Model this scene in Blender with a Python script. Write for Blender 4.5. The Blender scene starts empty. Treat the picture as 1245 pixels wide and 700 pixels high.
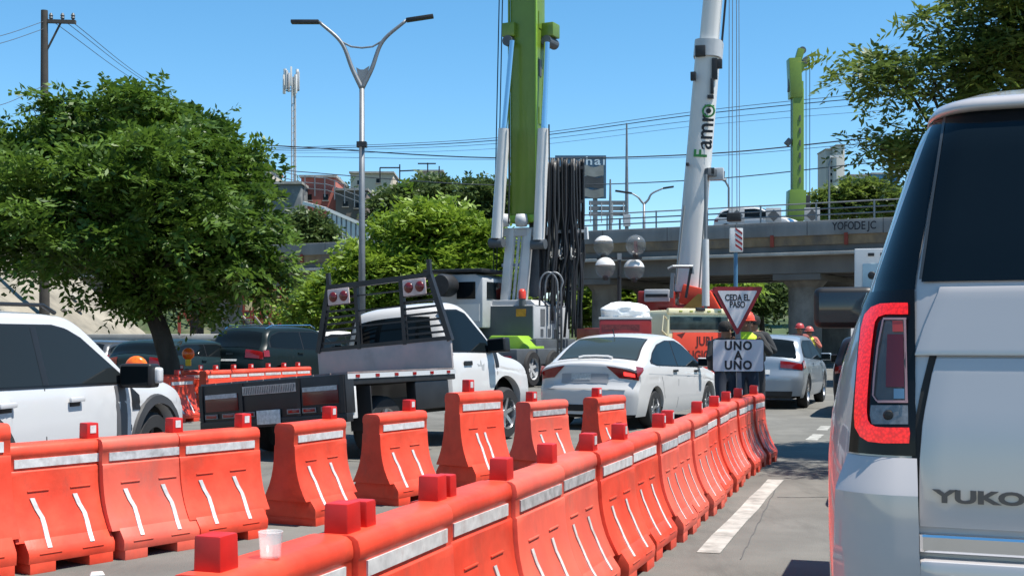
import bpy, bmesh, math, random
import numpy as np
from mathutils import Vector, Matrix
R = math.radians
random.seed(7)
rng = np.random.default_rng(11)
scene = bpy.context.scene
C = scene.collection

# ------------------------------------------------------------------ camera, sky, sun
F, HY, CX, CH = 1500.0, 410.0, 622.5, 1.4      # focal (px of a 1245 wide frame), horizon row, centre column, eye height
cam = bpy.data.objects.new('camera', bpy.data.cameras.new('camera'))
C.objects.link(cam); scene.camera = cam
cam.location = (0, 0, CH); cam.rotation_euler = (R(90), 0, 0)
cam.data.sensor_width = 36; cam.data.lens = F / 1245 * 36
cam.data.shift_y = (HY - 350) / 1245
cam.data.clip_start = 0.05; cam.data.clip_end = 5000
SUN_AZ, SUN_EL = R(108), R(67)
world = bpy.data.worlds.new('World'); scene.world = world; world.use_nodes = True
wn = world.node_tree.nodes; wl = world.node_tree.links
bg = wn['Background']
sky = wn.new('ShaderNodeTexSky'); sky.sky_type = 'NISHITA'; sky.sun_disc = False
sky.sun_elevation = SUN_EL; sky.sun_rotation = SUN_AZ
sky.altitude = 1800; sky.air_density = 1.0; sky.dust_density = 0.0; sky.ozone_density = 3.5
hs = wn.new('ShaderNodeHueSaturation'); hs.inputs['Saturation'].default_value = 1.3; hs.inputs['Hue'].default_value = 0.490
gm = wn.new('ShaderNodeGamma'); gm.inputs[1].default_value = 0.86
wl.new(sky.outputs[0], gm.inputs[0]); wl.new(gm.outputs[0], hs.inputs['Color']); wl.new(hs.outputs[0], bg.inputs[0]); bg.inputs[1].default_value = 0.145
sun = bpy.data.objects.new('sun', bpy.data.lights.new('sun', 'SUN')); C.objects.link(sun)
sun.data.energy = 5.0; sun.data.angle = R(0.53); sun.data.color = (1.0, 0.955, 0.88)
sv = Vector((math.sin(SUN_AZ)*math.cos(SUN_EL), math.cos(SUN_AZ)*math.cos(SUN_EL), math.sin(SUN_EL)))
sun.rotation_euler = sv.to_track_quat('Z', 'Y').to_euler(); sun.location = (20, 0, 40)
scene.view_settings.view_transform = 'Standard'; scene.view_settings.look = 'None'
scene.view_settings.gamma = 1; scene.view_settings.exposure = 0.74
scene.render.engine = 'CYCLES'

def W(px, py, D):
    """Point at depth D (metres ahead) seen at photo pixel (px, py): layout aid."""
    return Vector(((px - CX) / F * D, D, CH + (HY - py) / F * D))
def G(px, D, z=0.0):
    return Vector(((px - CX) / F * D, D, z))

# ------------------------------------------------------------------ materials
MATS = {}
def mat(name, col, rough=0.6, metal=0.0, var=0.0, scale=3.0, bump=0.0, bscale=60.0, coat=0.0, spec=0.5,
        emit=None, estr=0.0, col2=None, mixscale=2.0, mixlo=0.45, mixhi=0.65, alpha=1.0, trans=0.0, streak=0.0, ior=1.45, stain=None, sscale=6.0, slo=0.56, shi=0.74, sfac=0.6, sstretch=(1, 1, 0.5)):
    if name in MATS: return MATS[name]
    m = bpy.data.materials.new(name); m.use_nodes = True; MATS[name] = m
    nt = m.node_tree; n = nt.nodes; l = nt.links
    p = n['Principled BSDF']
    p.inputs['Base Color'].default_value = (*col, 1); p.inputs['Roughness'].default_value = rough
    p.inputs['Metallic'].default_value = metal; p.inputs['Specular IOR Level'].default_value = spec
    p.inputs['Coat Weight'].default_value = coat; p.inputs['Coat Roughness'].default_value = 0.04
    p.inputs['IOR'].default_value = ior
    p.inputs['Alpha'].default_value = alpha; p.inputs['Transmission Weight'].default_value = trans
    if emit: p.inputs['Emission Color'].default_value = (*emit, 1); p.inputs['Emission Strength'].default_value = estr
    if var or bump or col2 or streak:
        tc = n.new('ShaderNodeTexCoord'); oi = n.new('ShaderNodeObjectInfo')
        mp = n.new('ShaderNodeMapping'); l.new(tc.outputs['Object'], mp.inputs[0])
        mm = n.new('ShaderNodeMath'); mm.operation = 'MULTIPLY'; mm.inputs[1].default_value = 37.0
        l.new(oi.outputs['Random'], mm.inputs[0]); l.new(mm.outputs[0], mp.inputs['Location'])
        cur = None
        if col2:
            nz = n.new('ShaderNodeTexNoise'); nz.inputs['Scale'].default_value = mixscale; nz.inputs['Detail'].default_value = 8
            nz.inputs['Roughness'].default_value = 0.65
            l.new(mp.outputs[0], nz.inputs['Vector'])
            mr = n.new('ShaderNodeMapRange'); mr.inputs['From Min'].default_value = mixlo; mr.inputs['From Max'].default_value = mixhi
            l.new(nz.outputs[0], mr.inputs[0])
            mx = n.new('ShaderNodeMix'); mx.data_type = 'RGBA'
            mx.inputs['A'].default_value = (*col, 1); mx.inputs['B'].default_value = (*col2, 1)
            l.new(mr.outputs[0], mx.inputs['Factor']); cur = mx.outputs['Result']
        if var or streak:
            nz = n.new('ShaderNodeTexNoise'); nz.inputs['Scale'].default_value = scale; nz.inputs['Detail'].default_value = 9
            nz.inputs['Roughness'].default_value = 0.6
            if streak:
                m2 = n.new('ShaderNodeMapping'); m2.inputs['Scale'].default_value = (1, 1, streak)
                l.new(mp.outputs[0], m2.inputs[0]); l.new(m2.outputs[0], nz.inputs['Vector'])
            else: l.new(mp.outputs[0], nz.inputs['Vector'])
            mr = n.new('ShaderNodeMapRange'); mr.inputs['From Min'].default_value = 0.3; mr.inputs['From Max'].default_value = 0.7
            mr.inputs['To Min'].default_value = 1 - var; mr.inputs['To Max'].default_value = 1 + var
            l.new(nz.outputs[0], mr.inputs[0])
            ad = n.new('ShaderNodeMath'); ad.operation = 'MULTIPLY'
            mr2 = n.new('ShaderNodeMapRange'); mr2.inputs['To Min'].default_value = 1 - var*0.4; mr2.inputs['To Max'].default_value = 1 + var*0.4
            l.new(oi.outputs['Random'], mr2.inputs[0]); l.new(mr.outputs[0], ad.inputs[0]); l.new(mr2.outputs[0], ad.inputs[1])
            vm = n.new('ShaderNodeVectorMath'); vm.operation = 'SCALE'
            if cur: l.new(cur, vm.inputs[0])
            else: vm.inputs[0].default_value = col
            l.new(ad.outputs[0], vm.inputs['Scale']); cur = vm.outputs[0]
        if stain and cur:      # scuffs, dust or oil marks with a shape of their own
            m3 = n.new('ShaderNodeMapping'); m3.inputs['Scale'].default_value = sstretch; l.new(mp.outputs[0], m3.inputs[0])
            nz = n.new('ShaderNodeTexNoise'); nz.inputs['Scale'].default_value = sscale; nz.inputs['Detail'].default_value = 11; nz.inputs['Roughness'].default_value = 0.72
            l.new(m3.outputs[0], nz.inputs['Vector'])
            mr = n.new('ShaderNodeMapRange'); mr.inputs['From Min'].default_value = slo; mr.inputs['From Max'].default_value = shi; mr.inputs['To Max'].default_value = sfac
            l.new(nz.outputs[0], mr.inputs[0])
            mx = n.new('ShaderNodeMix'); mx.data_type = 'RGBA'; l.new(cur, mx.inputs['A']); mx.inputs['B'].default_value = (*stain, 1)
            l.new(mr.outputs[0], mx.inputs['Factor']); cur = mx.outputs['Result']
        if cur: l.new(cur, p.inputs['Base Color'])
        if bump:
            nb = n.new('ShaderNodeTexNoise'); nb.inputs['Scale'].default_value = bscale; nb.inputs['Detail'].default_value = 6
            l.new(mp.outputs[0], nb.inputs['Vector'])
            b = n.new('ShaderNodeBump'); b.inputs['Strength'].default_value = bump; b.inputs['Distance'].default_value = 0.02
            l.new(nb.outputs[0], b.inputs['Height']); l.new(b.outputs[0], p.inputs['Normal'])
    return m

def leaf_mat(name, col, col2, trans=0.35):
    m = bpy.data.materials.new(name); m.use_nodes = True; nt = m.node_tree; n = nt.nodes; l = nt.links
    p = n['Principled BSDF']; p.inputs['Roughness'].default_value = 0.45; p.inputs['Specular IOR Level'].default_value = 0.35
    g = n.new('ShaderNodeNewGeometry'); tc = n.new('ShaderNodeTexCoord')
    nz = n.new('ShaderNodeTexNoise'); nz.inputs['Scale'].default_value = 0.9; nz.inputs['Detail'].default_value = 4
    l.new(tc.outputs['Object'], nz.inputs['Vector'])
    a = n.new('ShaderNodeMath'); a.operation = 'MULTIPLY_ADD'; a.inputs[1].default_value = 0.6
    l.new(g.outputs['Random Per Island'], a.inputs[0])
    s = n.new('ShaderNodeMath'); s.operation = 'MULTIPLY_ADD'; s.inputs[1].default_value = 1.6; s.inputs[2].default_value = -0.6
    l.new(nz.outputs[0], s.inputs[0]); l.new(s.outputs[0], a.inputs[2])
    cl = n.new('ShaderNodeClamp'); l.new(a.outputs[0], cl.inputs[0])
    mx = n.new('ShaderNodeMix'); mx.data_type = 'RGBA'; mx.inputs['A'].default_value = (*col, 1); mx.inputs['B'].default_value = (*col2, 1)
    l.new(cl.outputs[0], mx.inputs['Factor']); l.new(mx.outputs['Result'], p.inputs['Base Color'])
    t = n.new('ShaderNodeBsdfTranslucent'); l.new(mx.outputs['Result'], t.inputs[0])
    ms = n.new('ShaderNodeMixShader'); ms.inputs[0].default_value = trans
    l.new(p.outputs[0], ms.inputs[1]); l.new(t.outputs[0], ms.inputs[2]); l.new(ms.outputs[0], n['Material Output'].inputs[0])
    return m

# ------------------------------------------------------------------ mesh helpers
class MB:
    def __init__(s): s.v = []; s.f = []; s.mi = []; s.cur = 0
    def add(s, vs, fs):
        o = len(s.v); s.v += [tuple(v) for v in vs]; s.f += [tuple(o + i for i in f) for f in fs]; s.mi += [s.cur]*len(fs); return s
    def box(s, c, d, rot=None, taper=None):
        c = Vector(c); hx, hy, hz = d[0]/2, d[1]/2, d[2]/2; tx, ty = taper or (1, 1)
        vs = [Vector((x*hx*(tx if z > 0 else 1), y*hy*(ty if z > 0 else 1), z*hz)) for z in (-1, 1) for y in (-1, 1) for x in (-1, 1)]
        if rot is not None: vs = [rot @ v for v in vs]
        return s.add([c + v for v in vs], [(0,2,3,1), (4,5,7,6), (0,1,5,4), (2,6,7,3), (0,4,6,2), (1,3,7,5)])
    def bar(s, a, b, w, h=None, up=(0, 0, 1)):
        a, b = Vector(a), Vector(b); h = h or w; d = (b - a).normalized(); u = Vector(up)
        if abs(d.dot(u)) > 0.98: u = Vector((0, 1, 0))
        x = d.cross(u).normalized(); y = x.cross(d).normalized(); vs = []
        for p in (a, b): vs += [p - x*w/2 - y*h/2, p + x*w/2 - y*h/2, p + x*w/2 + y*h/2, p - x*w/2 + y*h/2]
        return s.add(vs, [(3,2,1,0), (4,5,6,7), (0,1,5,4), (1,2,6,5), (2,3,7,6), (3,0,4,7)])
    def tube(s, pts, r, n=8, cap=True):
        pts = [Vector(p) for p in pts]; rs = r if isinstance(r, (list, tuple)) else [r]*len(pts)
        vs = []; fs = []; u0 = None
        for i, p in enumerate(pts):
            d = (pts[min(i+1, len(pts)-1)] - pts[max(i-1, 0)]).normalized()
            if u0 is None:
                u0 = Vector((1, 0, 0)) if abs(d.x) < 0.9 else Vector((0, 1, 0))
            u = (u0 - d*u0.dot(d)).normalized(); w = d.cross(u); u0 = u
            for k in range(n):
                a = 2*math.pi*k/n; vs.append(p + (u*math.cos(a) + w*math.sin(a))*rs[i])
        for i in range(len(pts)-1):
            for k in range(n): fs.append((i*n+k, i*n+(k+1) % n, (i+1)*n+(k+1) % n, (i+1)*n+k))
        if cap: fs.append(tuple(range(n-1, -1, -1))); fs.append(tuple((len(pts)-1)*n + k for k in range(n)))
        return s.add(vs, fs)
    def cyl(s, a, b, r0, r1=None, n=16): return s.tube([a, b], [r0, r0 if r1 is None else r1], n)
    def lathe(s, prof, c=(0, 0, 0), n=20, axis='z'):
        vs = []; fs = []; c = Vector(c)
        for (r, z) in prof:
            for k in range(n):
                a = 2*math.pi*k/n
                v = Vector((r*math.cos(a), r*math.sin(a), z))
                if axis == 'x': v = Vector((z, r*math.cos(a), r*math.sin(a)))
                if axis == 'y': v = Vector((r*math.cos(a), z, -r*math.sin(a)))
                vs.append(c + v)
        for i in range(len(prof)-1):
            for k in range(n): fs.append((i*n+k, i*n+(k+1) % n, (i+1)*n+(k+1) % n, (i+1)*n+k))
        return s.add(vs, fs)
    def prism(s, poly, o, ex, ey, ez):
        """2D polygon (a,b) -> o + a*ex + b*ey, extruded by vector ez"""
        o, ex, ey, ez = Vector(o), Vector(ex), Vector(ey), Vector(ez); n = len(poly)
        vs = [o + ex*a + ey*b for a, b in poly] + [o + ex*a + ey*b + ez for a, b in poly]
        return s.add(vs, [tuple(range(n-1, -1, -1)), tuple(range(n, 2*n))] + [(i, (i+1) % n, n+(i+1) % n, n+i) for i in range(n)])
    def grid(s, P):
        """P[i][j] points -> quads"""
        a, b = len(P), len(P[0])
        return s.add([p for r in P for p in r], [(i*b+j, i*b+j+1, (i+1)*b+j+1, (i+1)*b+j) for i in range(a-1) for j in range(b-1)])
    def mesh(s, name, m, smooth=False, bevel=0.0, segs=2, ang=35):
        me = bpy.data.meshes.new(name); me.from_pydata(s.v, [], s.f)
        for mm in (m if isinstance(m, (list, tuple)) else [m]): me.materials.append(mm)
        if isinstance(m, (list, tuple)): me.polygons.foreach_set('material_index', s.mi)
        bm = bmesh.new(); bm.from_mesh(me)
        if bevel:
            bmesh.ops.remove_doubles(bm, verts=bm.verts, dist=1e-5)
            bmesh.ops.recalc_face_normals(bm, faces=bm.faces)
            ed = [e for e in bm.edges if len(e.link_faces) == 2 and e.calc_face_angle(0) > R(ang)]
            bmesh.ops.bevel(bm, geom=ed, offset=bevel, segments=segs, profile=0.6, affect='EDGES', clamp_overlap=True)
        else: bmesh.ops.recalc_face_normals(bm, faces=bm.faces)
        bm.to_mesh(me); bm.free()
        if smooth or bevel:
            me.polygons.foreach_set('use_smooth', [True]*len(me.polygons)); me.update()
            if bevel or smooth == 'auto': me.set_sharp_from_angle(angle=R(38))
        return me
    def build(s, name, m, parent=None, smooth=False, **k):
        return link(name, s.mesh(name, m, smooth, **k), parent)
def link(name, me, parent=None):
    o = bpy.data.objects.new(name, me); C.objects.link(o)
    if parent: o.parent = parent
    return o
def tag(o, label=None, cat=None, group=None, kind=None):
    if label: o['label'] = label
    if cat: o['category'] = cat
    if group: o['group'] = group
    if kind: o['kind'] = kind
    return o
def thing(name, label, cat, loc=(0, 0, 0), az=0.0, group=None):
    o = bpy.data.objects.new(name, None); C.objects.link(o); o.location = loc; o.rotation_euler = (0, 0, -az)
    o.empty_display_size = 0.2
    return tag(o, label, cat, group)
def copy_tree(o, parent=None):
    c = o.copy(); C.objects.link(c); c.parent = parent
    for ch in [x for x in o.children]: copy_tree(ch, c)
    return c
def text(name, s, size, m, parent, loc, rot, extrude=0.003, align='CENTER', offset=0.0, sx=1.0, kind=None, space=1.0):
    cu = bpy.data.curves.new(name, 'FONT'); cu.body = s; cu.size = size; cu.extrude = extrude; cu.align_x = align; cu.align_y = 'CENTER'
    cu.offset = offset; cu.resolution_u = 4; cu.space_character = space
    t = bpy.data.objects.new('tmp_text', cu); C.objects.link(t)
    dg = bpy.context.evaluated_depsgraph_get(); me = bpy.data.meshes.new_from_object(t.evaluated_get(dg))
    bpy.data.objects.remove(t); bpy.data.curves.remove(cu)
    me.materials.clear(); me.materials.append(m)
    if sx != 1: me.transform(Matrix.Diagonal((sx, 1, 1, 1)))
    o = link(name, me, parent); o.location = loc; o.rotation_euler = rot
    return o
def catmull(pts, n):
    P = np.array(pts, float); Q = np.vstack([2*P[0]-P[1], P, 2*P[-1]-P[-2]]); out = []
    for i in range(1, len(Q)-2):
        d = [max(np.linalg.norm(Q[i+k]-Q[i+k-1]), 1e-6)**0.5 for k in range(3)]
        t0 = 0; t1 = t0+d[0]; t2 = t1+d[1]; t3 = t2+d[2]
        for t in np.linspace(t1, t2, n, endpoint=False):
            A1 = (t1-t)/(t1-t0)*Q[i-1]+(t-t0)/(t1-t0)*Q[i]; A2 = (t2-t)/(t2-t1)*Q[i]+(t-t1)/(t2-t1)*Q[i+1]; A3 = (t3-t)/(t3-t2)*Q[i+1]+(t-t2)/(t3-t2)*Q[i+2]
            B1 = (t2-t)/(t2-t0)*A1+(t-t0)/(t2-t0)*A2; B2 = (t3-t)/(t3-t1)*A2+(t-t1)/(t3-t1)*A3
            out.append((t2-t)/(t2-t1)*B1+(t-t1)/(t2-t1)*B2)
    out.append(P[-1]); return np.array(out)

# shared materials
m_black = mat('black_plastic', (0.012, 0.012, 0.013), 0.45)
m_rubber = mat('rubber', (0.02, 0.02, 0.021), 0.8, var=0.2)
m_chrome = mat('chrome', (0.75, 0.76, 0.78), 0.12, 1.0)
m_alloy = mat('alloy', (0.55, 0.56, 0.58), 0.3, 0.9)
m_glass = mat('dark_glass', (0.006, 0.009, 0.011), 0.04, ior=1.22)
m_steel = mat('galvanised_steel', (0.20, 0.21, 0.22), 0.5, 0.5, var=0.15)
m_conc = mat('concrete', (0.34, 0.32, 0.29), 0.9, var=0.25, scale=1.2, bump=0.3, col2=(0.22, 0.21, 0.19), mixscale=0.7, streak=0.35)
m_dark_steel = mat('dark_steel', (0.028, 0.028, 0.03), 0.5, 0.3, var=0.3)
m_white = mat('white_paint', (0.60, 0.59, 0.57), 0.35, coat=0.3, var=0.03)
m_seam = mat('seam', (0.02, 0.02, 0.02), 0.8)
m_redlens = mat('red_lens', (0.22, 0.008, 0.010), 0.12, coat=0.5)
m_redlit = mat('red_lit', (0.6, 0.02, 0.02), 0.3, emit=(1.0, 0.035, 0.03), estr=1.6)
m_plate = mat('plate', (0.5, 0.51, 0.5), 0.5, var=0.25, scale=30)
# ------------------------------------------------------------------ the setting
m_asphalt = mat('asphalt', (0.165, 0.160, 0.143), 0.9, var=0.22, scale=1.1, bump=0.45, bscale=150, col2=(0.130, 0.126, 0.112), mixscale=0.35, mixlo=0.4, mixhi=0.68, stain=(0.07, 0.068, 0.062), sscale=1.6, slo=0.54, shi=0.72, sfac=0.55, sstretch=(1.6, 0.35, 1))
HEAD = R(18)
hu = Vector((math.sin(HEAD), math.cos(HEAD), 0)); hr = Vector((math.cos(HEAD), -math.sin(HEAD), 0))
m_earth = mat('dry_earth', (0.20, 0.17, 0.12), 0.95, var=0.25, scale=0.2, col2=(0.10, 0.12, 0.05), mixscale=0.12)
mb = MB(); mb.add([(-2500, -60, -0.02), (2500, -60, -0.02), (2500, 3500, -0.02), (-2500, 3500, -0.02)], [(0, 1, 2, 3)])
tag(mb.build('ground', m_earth), kind='structure')
mb = MB(); o = Vector((0, -20, 0))
mb.add([(-24, -30, 0), (30, -30, 0), (44, 66, 0), (-12, 66, 0)], [(0, 1, 2, 3)])
tag(mb.build('road', m_asphalt), kind='structure')
# painted markings
m_paint = mat('road_paint', (0.42, 0.41, 0.375), 0.85, col2=(0.21, 0.205, 0.185), mixscale=5, mixlo=0.36, mixhi=0.66, var=0.1)
def stripe(a, b, w, name='lane_marking', z=0.004):
    a, b = Vector(a), Vector(b); d = (b-a).normalized(); x = Vector((d.y, -d.x, 0))*w/2; m = MB()
    n = 6; P = [[Vector(a).lerp(b, i/n) + x*s*(1+0.08*math.sin(i*2.3+s)) + Vector((0, 0, z)) for s in (-1, 1)] for i in range(n+1)]
    m.grid(P); tag(m.build(name, m_paint), kind='structure')
def gnd(px, py): return G(px, CH*F/(py-HY))
stripe(gnd(860, 672), gnd(943, 583), 0.15)
stripe(gnd(986, 535), gnd(995, 528), 0.16); stripe(gnd(999, 523), gnd(1004, 518), 0.16)
p = gnd(700, 900)
m_patch = mat('tar_patch', (0.085, 0.085, 0.083), 0.85, var=0.2, scale=6)
# cracks / tar joints across the lane
def crack(pts, w):
    m = MB(); P = []
    for i, q in enumerate(pts):
        d = (Vector(pts[min(i+1, len(pts)-1)]) - Vector(pts[max(i-1, 0)])).normalized(); x = Vector((d.y, -d.x, 0))*w*(0.5+0.5*random.random())
        P.append([Vector(q)-x+Vector((0, 0, 0.003)), Vector(q)+x+Vector((0, 0, 0.003))])
    m.grid(P); tag(m.build('road_joint', m_patch), kind='structure')
crack([gnd(x, 604+0.5*math.sin(x)) for x in range(945, 1080, 6)], 0.016)
crack([gnd(900+1.2*i, 680-2.4*i+1.5*math.sin(i)) for i in range(0, 40)], 0.006)

# ---- hillside behind the overpass
def hill_h(x, y):
    h = 0
    a = max(0, min(1, (y-78)/75)); side = max(0, min(1, (-2 - x + (y-90)*0.10)/22))
    h += 17.5*a*a*(3-2*a)*side
    a2 = max(0, min(1, (y-120)/90)); h += 15*a2*a2*(3-2*a2)*max(0, min(1, (8-x)/40))*(1-side*0.8)
    a3 = max(0, min(1, (y-75)/110)); r = max(0, min(1, (x-9)/8)); h += 10*a3*r
    return h
m_hill = mat('scrub_hill', (0.055, 0.085, 0.028), 0.95, var=0.35, scale=0.5, col2=(0.16, 0.13, 0.09), mixscale=0.15, mixlo=0.5, mixhi=0.7)
xs = np.linspace(-120, 130, 64); ys = np.linspace(74, 330, 60)
mb = MB(); mb.grid([[(x, y, hill_h(x, y) + 0.4*math.sin(x*.7)*math.sin(y*.5)*(1 if y > 80 else 0) - 0.03) for x in xs] for y in ys])
tag(mb.build('hillside', m_hill, smooth=True), kind='structure')
# road that climbs the hill beyond the underpass
mb = MB(); P = []
for i in range(24):
    y = 62 + i*5.5; cx = 17.0 + (y-62)*0.27; P.append([(cx+s*3.0, y, max(0.0, hill_h(cx, y))+0.55*min(1, (y-62)/20)+0.006) for s in (-1, -0.5, 0, 0.5, 1)])
mb.grid(P); tag(mb.build('hill_road', mat('far_asphalt', (0.22, 0.22, 0.22), 0.9, var=0.1)), kind='structure')
for i in range(10):
    y = 78+i*8; q = []
    for yy in (y, y+3.4):
        cx = 17.0+(yy-62)*0.27; q.append((cx-0.9, yy, hill_h(cx, yy)+0.55*min(1, (yy-62)/20)+0.05))
    m = MB(); m.grid([[Vector(a)-Vector((0.12, 0, 0)), Vector(a)+Vector((0.12, 0, 0))] for a in q]); tag(m.build('lane_marking', m_paint), kind='structure')
# ---- embankment slope on the left
m_slope = mat('slope_concrete', (0.25, 0.225, 0.18), 0.95, var=0.3, scale=0.7, bump=0.6, bscale=14, col2=(0.15, 0.14, 0.115), mixscale=0.6, stain=(0.06, 0.06, 0.05), sscale=0.8, sfac=0.7)
mb = MB(); P = []
nrm = Vector((-0.974, 0.226, 0))
for i in range(41):
    t = -0.5 + 1.24*i/40; base = Vector((-16+6.2*t, 24+28*t, 0)); row = []
    for j in range(22):
        d = j/21*15; row.append(base + nrm*d + Vector((0, 0, min(d*0.78, 9.4) - 0.1 + 0.10*math.sin(i*1.7+j)*math.cos(j*2.1+i*.6)*(1 if d < 12 else 0))))
    P.append(row)
mb.grid(P); tag(mb.build('embankment', m_slope, smooth=True), kind='structure')
# loose stones on the slope
m_stone = mat('stone', (0.27, 0.25, 0.22), 0.95, var=0.3, scale=2)
for k in range(26):
    t = random.uniform(0.30, 0.70); d = random.uniform(1.0, 8.5)
    p = Vector((-16+6.2*t, 24+28*t, 0)) + nrm*d + Vector((0, 0, d*0.78-0.02)); r = random.uniform(0.12, 0.34)
    bm = bmesh.new(); bmesh.ops.create_icosphere(bm, subdivisions=1, radius=r)
    for v in bm.verts: v.co *= random.uniform(0.7, 1.2); v.co.z *= 0.6
    me = bpy.data.meshes.new('rock'); bm.to_mesh(me); bm.free(); me.materials.append(m_stone)
    o = link('rock', me); o.location = p; tag(o, 'grey loose rock lying on the concrete embankment slope', 'rock', 'rocks on the embankment slope')

# ------------------------------------------------------------------ overpass bridge
BR = Vector(((1070-CX)/F*55, 55, 0)); BL = Vector(((330-CX)/F*71.2, 71.2, 0))
bd = (BR-BL).normalized(); bn = Vector((bd.y, -bd.x, 0))          # bn points to the camera side
if bn.y > 0: bn = -bn
b0 = BL - bd*60; Lb = (BR-BL).length + 60 + 45
bridge = thing('overpass_bridge', 'long grey concrete road overpass crossing behind the cranes', 'bridge', b0)
m_par = mat('parapet_concrete', (0.20, 0.20, 0.198), 0.85, var=0.3, scale=0.6, streak=0.25, bump=0.2, bscale=8, stain=(0.07, 0.065, 0.06), sscale=1.4, sfac=0.7, sstretch=(1, 1, 0.18))
m_tan = mat('tan_beam', (0.24, 0.165, 0.095), 0.9, var=0.3, scale=1.5, streak=0.4, col2=(0.14, 0.11, 0.085), mixscale=0.8)
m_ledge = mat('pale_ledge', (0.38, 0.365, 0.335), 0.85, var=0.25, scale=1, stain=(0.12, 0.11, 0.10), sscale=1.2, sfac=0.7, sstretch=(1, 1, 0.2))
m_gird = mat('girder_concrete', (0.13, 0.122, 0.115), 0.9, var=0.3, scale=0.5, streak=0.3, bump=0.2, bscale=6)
def bbox_b(name, m, s0, s1, n0, n1, z0, z1, parent=bridge, bevel=0.0):
    c = bd*((s0+s1)/2) + bn*((n0+n1)/2); ang = math.atan2(bd.y, bd.x)
    mb = MB(); mb.box(Vector((c.x, c.y, (z0+z1)/2)), (s1-s0, abs(n1-n0), z1-z0), Matrix.Rotation(ang, 3, 'Z'))
    return mb.build(name, m, parent, bevel=bevel)
bbox_b('parapet', m_par, 0, Lb, -0.12, 0.12, 6.05, 6.72, bevel=0.03)
bbox_b('far_parapet', m_par, 0, Lb, -10.1, -9.9, 6.05, 6.72)
bbox_b('edge_beam', m_tan, 0, Lb, -0.5, 0.05, 5.62, 6.048)
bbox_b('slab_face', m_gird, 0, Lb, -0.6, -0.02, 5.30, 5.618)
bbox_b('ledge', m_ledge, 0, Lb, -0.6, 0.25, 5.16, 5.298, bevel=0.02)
bbox_b('deck', m_par, 0, Lb, -10, -0.6, 5.7, 6.25)
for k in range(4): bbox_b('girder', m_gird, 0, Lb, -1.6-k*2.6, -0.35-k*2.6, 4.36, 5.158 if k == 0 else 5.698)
m_red_post = mat('rust_red', (0.22, 0.04, 0.025), 0.8, var=0.3)
for k in range(int(Lb/3.4)):
    bbox_b('drain_bracket', m_red_post, 1+k*3.4, 1.16+k*3.4, 0.05, 0.16, 5.58, 6.12)
    bbox_b('parapet_joint', m_seam, 2.7+k*3.4, 2.725+k*3.4, 0.115, 0.124, 6.06, 6.70)
def s_at(px):   # distance along the bridge of a photo column
    k = (px-CX)/F; t = (b0.x - k*b0.y)/(k*bd.y - bd.x); return t
# handrail on the parapet
def pb(s, n, z): return bd*s + bn*n + Vector((0, 0, z))
for s in (0, 1, 2):
    z = 6.98+0.27*s
    MB().tube([pb(s_at(668), 0, z), pb(Lb, 0, z)], 0.035, 6).build('handrail', m_steel, bridge)
for k in range(int(Lb/2.6)):
    if 0.5+k*2.6 < s_at(668): continue
    MB().bar(pb(0.5+k*2.6, 0, 6.70), pb(0.5+k*2.6, 0, 7.56), 0.07).build('rail_post', m_steel, bridge)
m_pier_shaded = mat('pier_concrete_shaded', (0.20, 0.185, 0.165), 0.9, var=0.3, scale=1.0, bump=0.25, bscale=8, col2=(0.12, 0.11, 0.10), mixscale=0.8, streak=0.2)  # darker than m_conc: the shade on the piers is put into the colour
def pier(px, w, round_=True, wid=None):
    s = s_at(px)
    for n in ((-2.0, -8.0) if round_ else (-5.0,)):
        if round_:
            mb = MB(); c = pb(s, n, 0); mb.lathe([(w/2, -0.05), (w/2, 3.75), (w/2*1.35, 4.05), (w/2*1.35, 4.1)], c, 24)
            mb.build('pier', m_pier_shaded, bridge, smooth='auto')
        else: bbox_b('pier', m_pier_shaded, s-w/2, s+w/2, -9.0, -1.0, -0.05, 3.9, bevel=0.05)
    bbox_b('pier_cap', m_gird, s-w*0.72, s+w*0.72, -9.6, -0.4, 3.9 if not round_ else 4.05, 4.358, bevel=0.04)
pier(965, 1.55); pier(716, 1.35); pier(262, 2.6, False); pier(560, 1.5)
m_spray = mat('spray_paint', (0.02, 0.02, 0.025), 0.8)
def on_par(px, py, s_, size, name='graffiti', m=m_spray, sx=1.0):
    s = s_at(px); q = pb(s, 0.126, 0); D = b0.y + q.y; z = CH + (HY-py)*D/F
    return text(name, s_, size, m, bridge, (q.x, q.y, z), (R(90), 0, math.atan2(bd.y, bd.x)), 0.001, offset=0.006, sx=sx)
on_par(1026, 275, 'YOFO', 0.5, sx=0.72); on_par(1046, 274.5, 'DE', 0.52, sx=0.8); on_par(1061, 274, 'JC', 0.5, sx=0.8)

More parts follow.
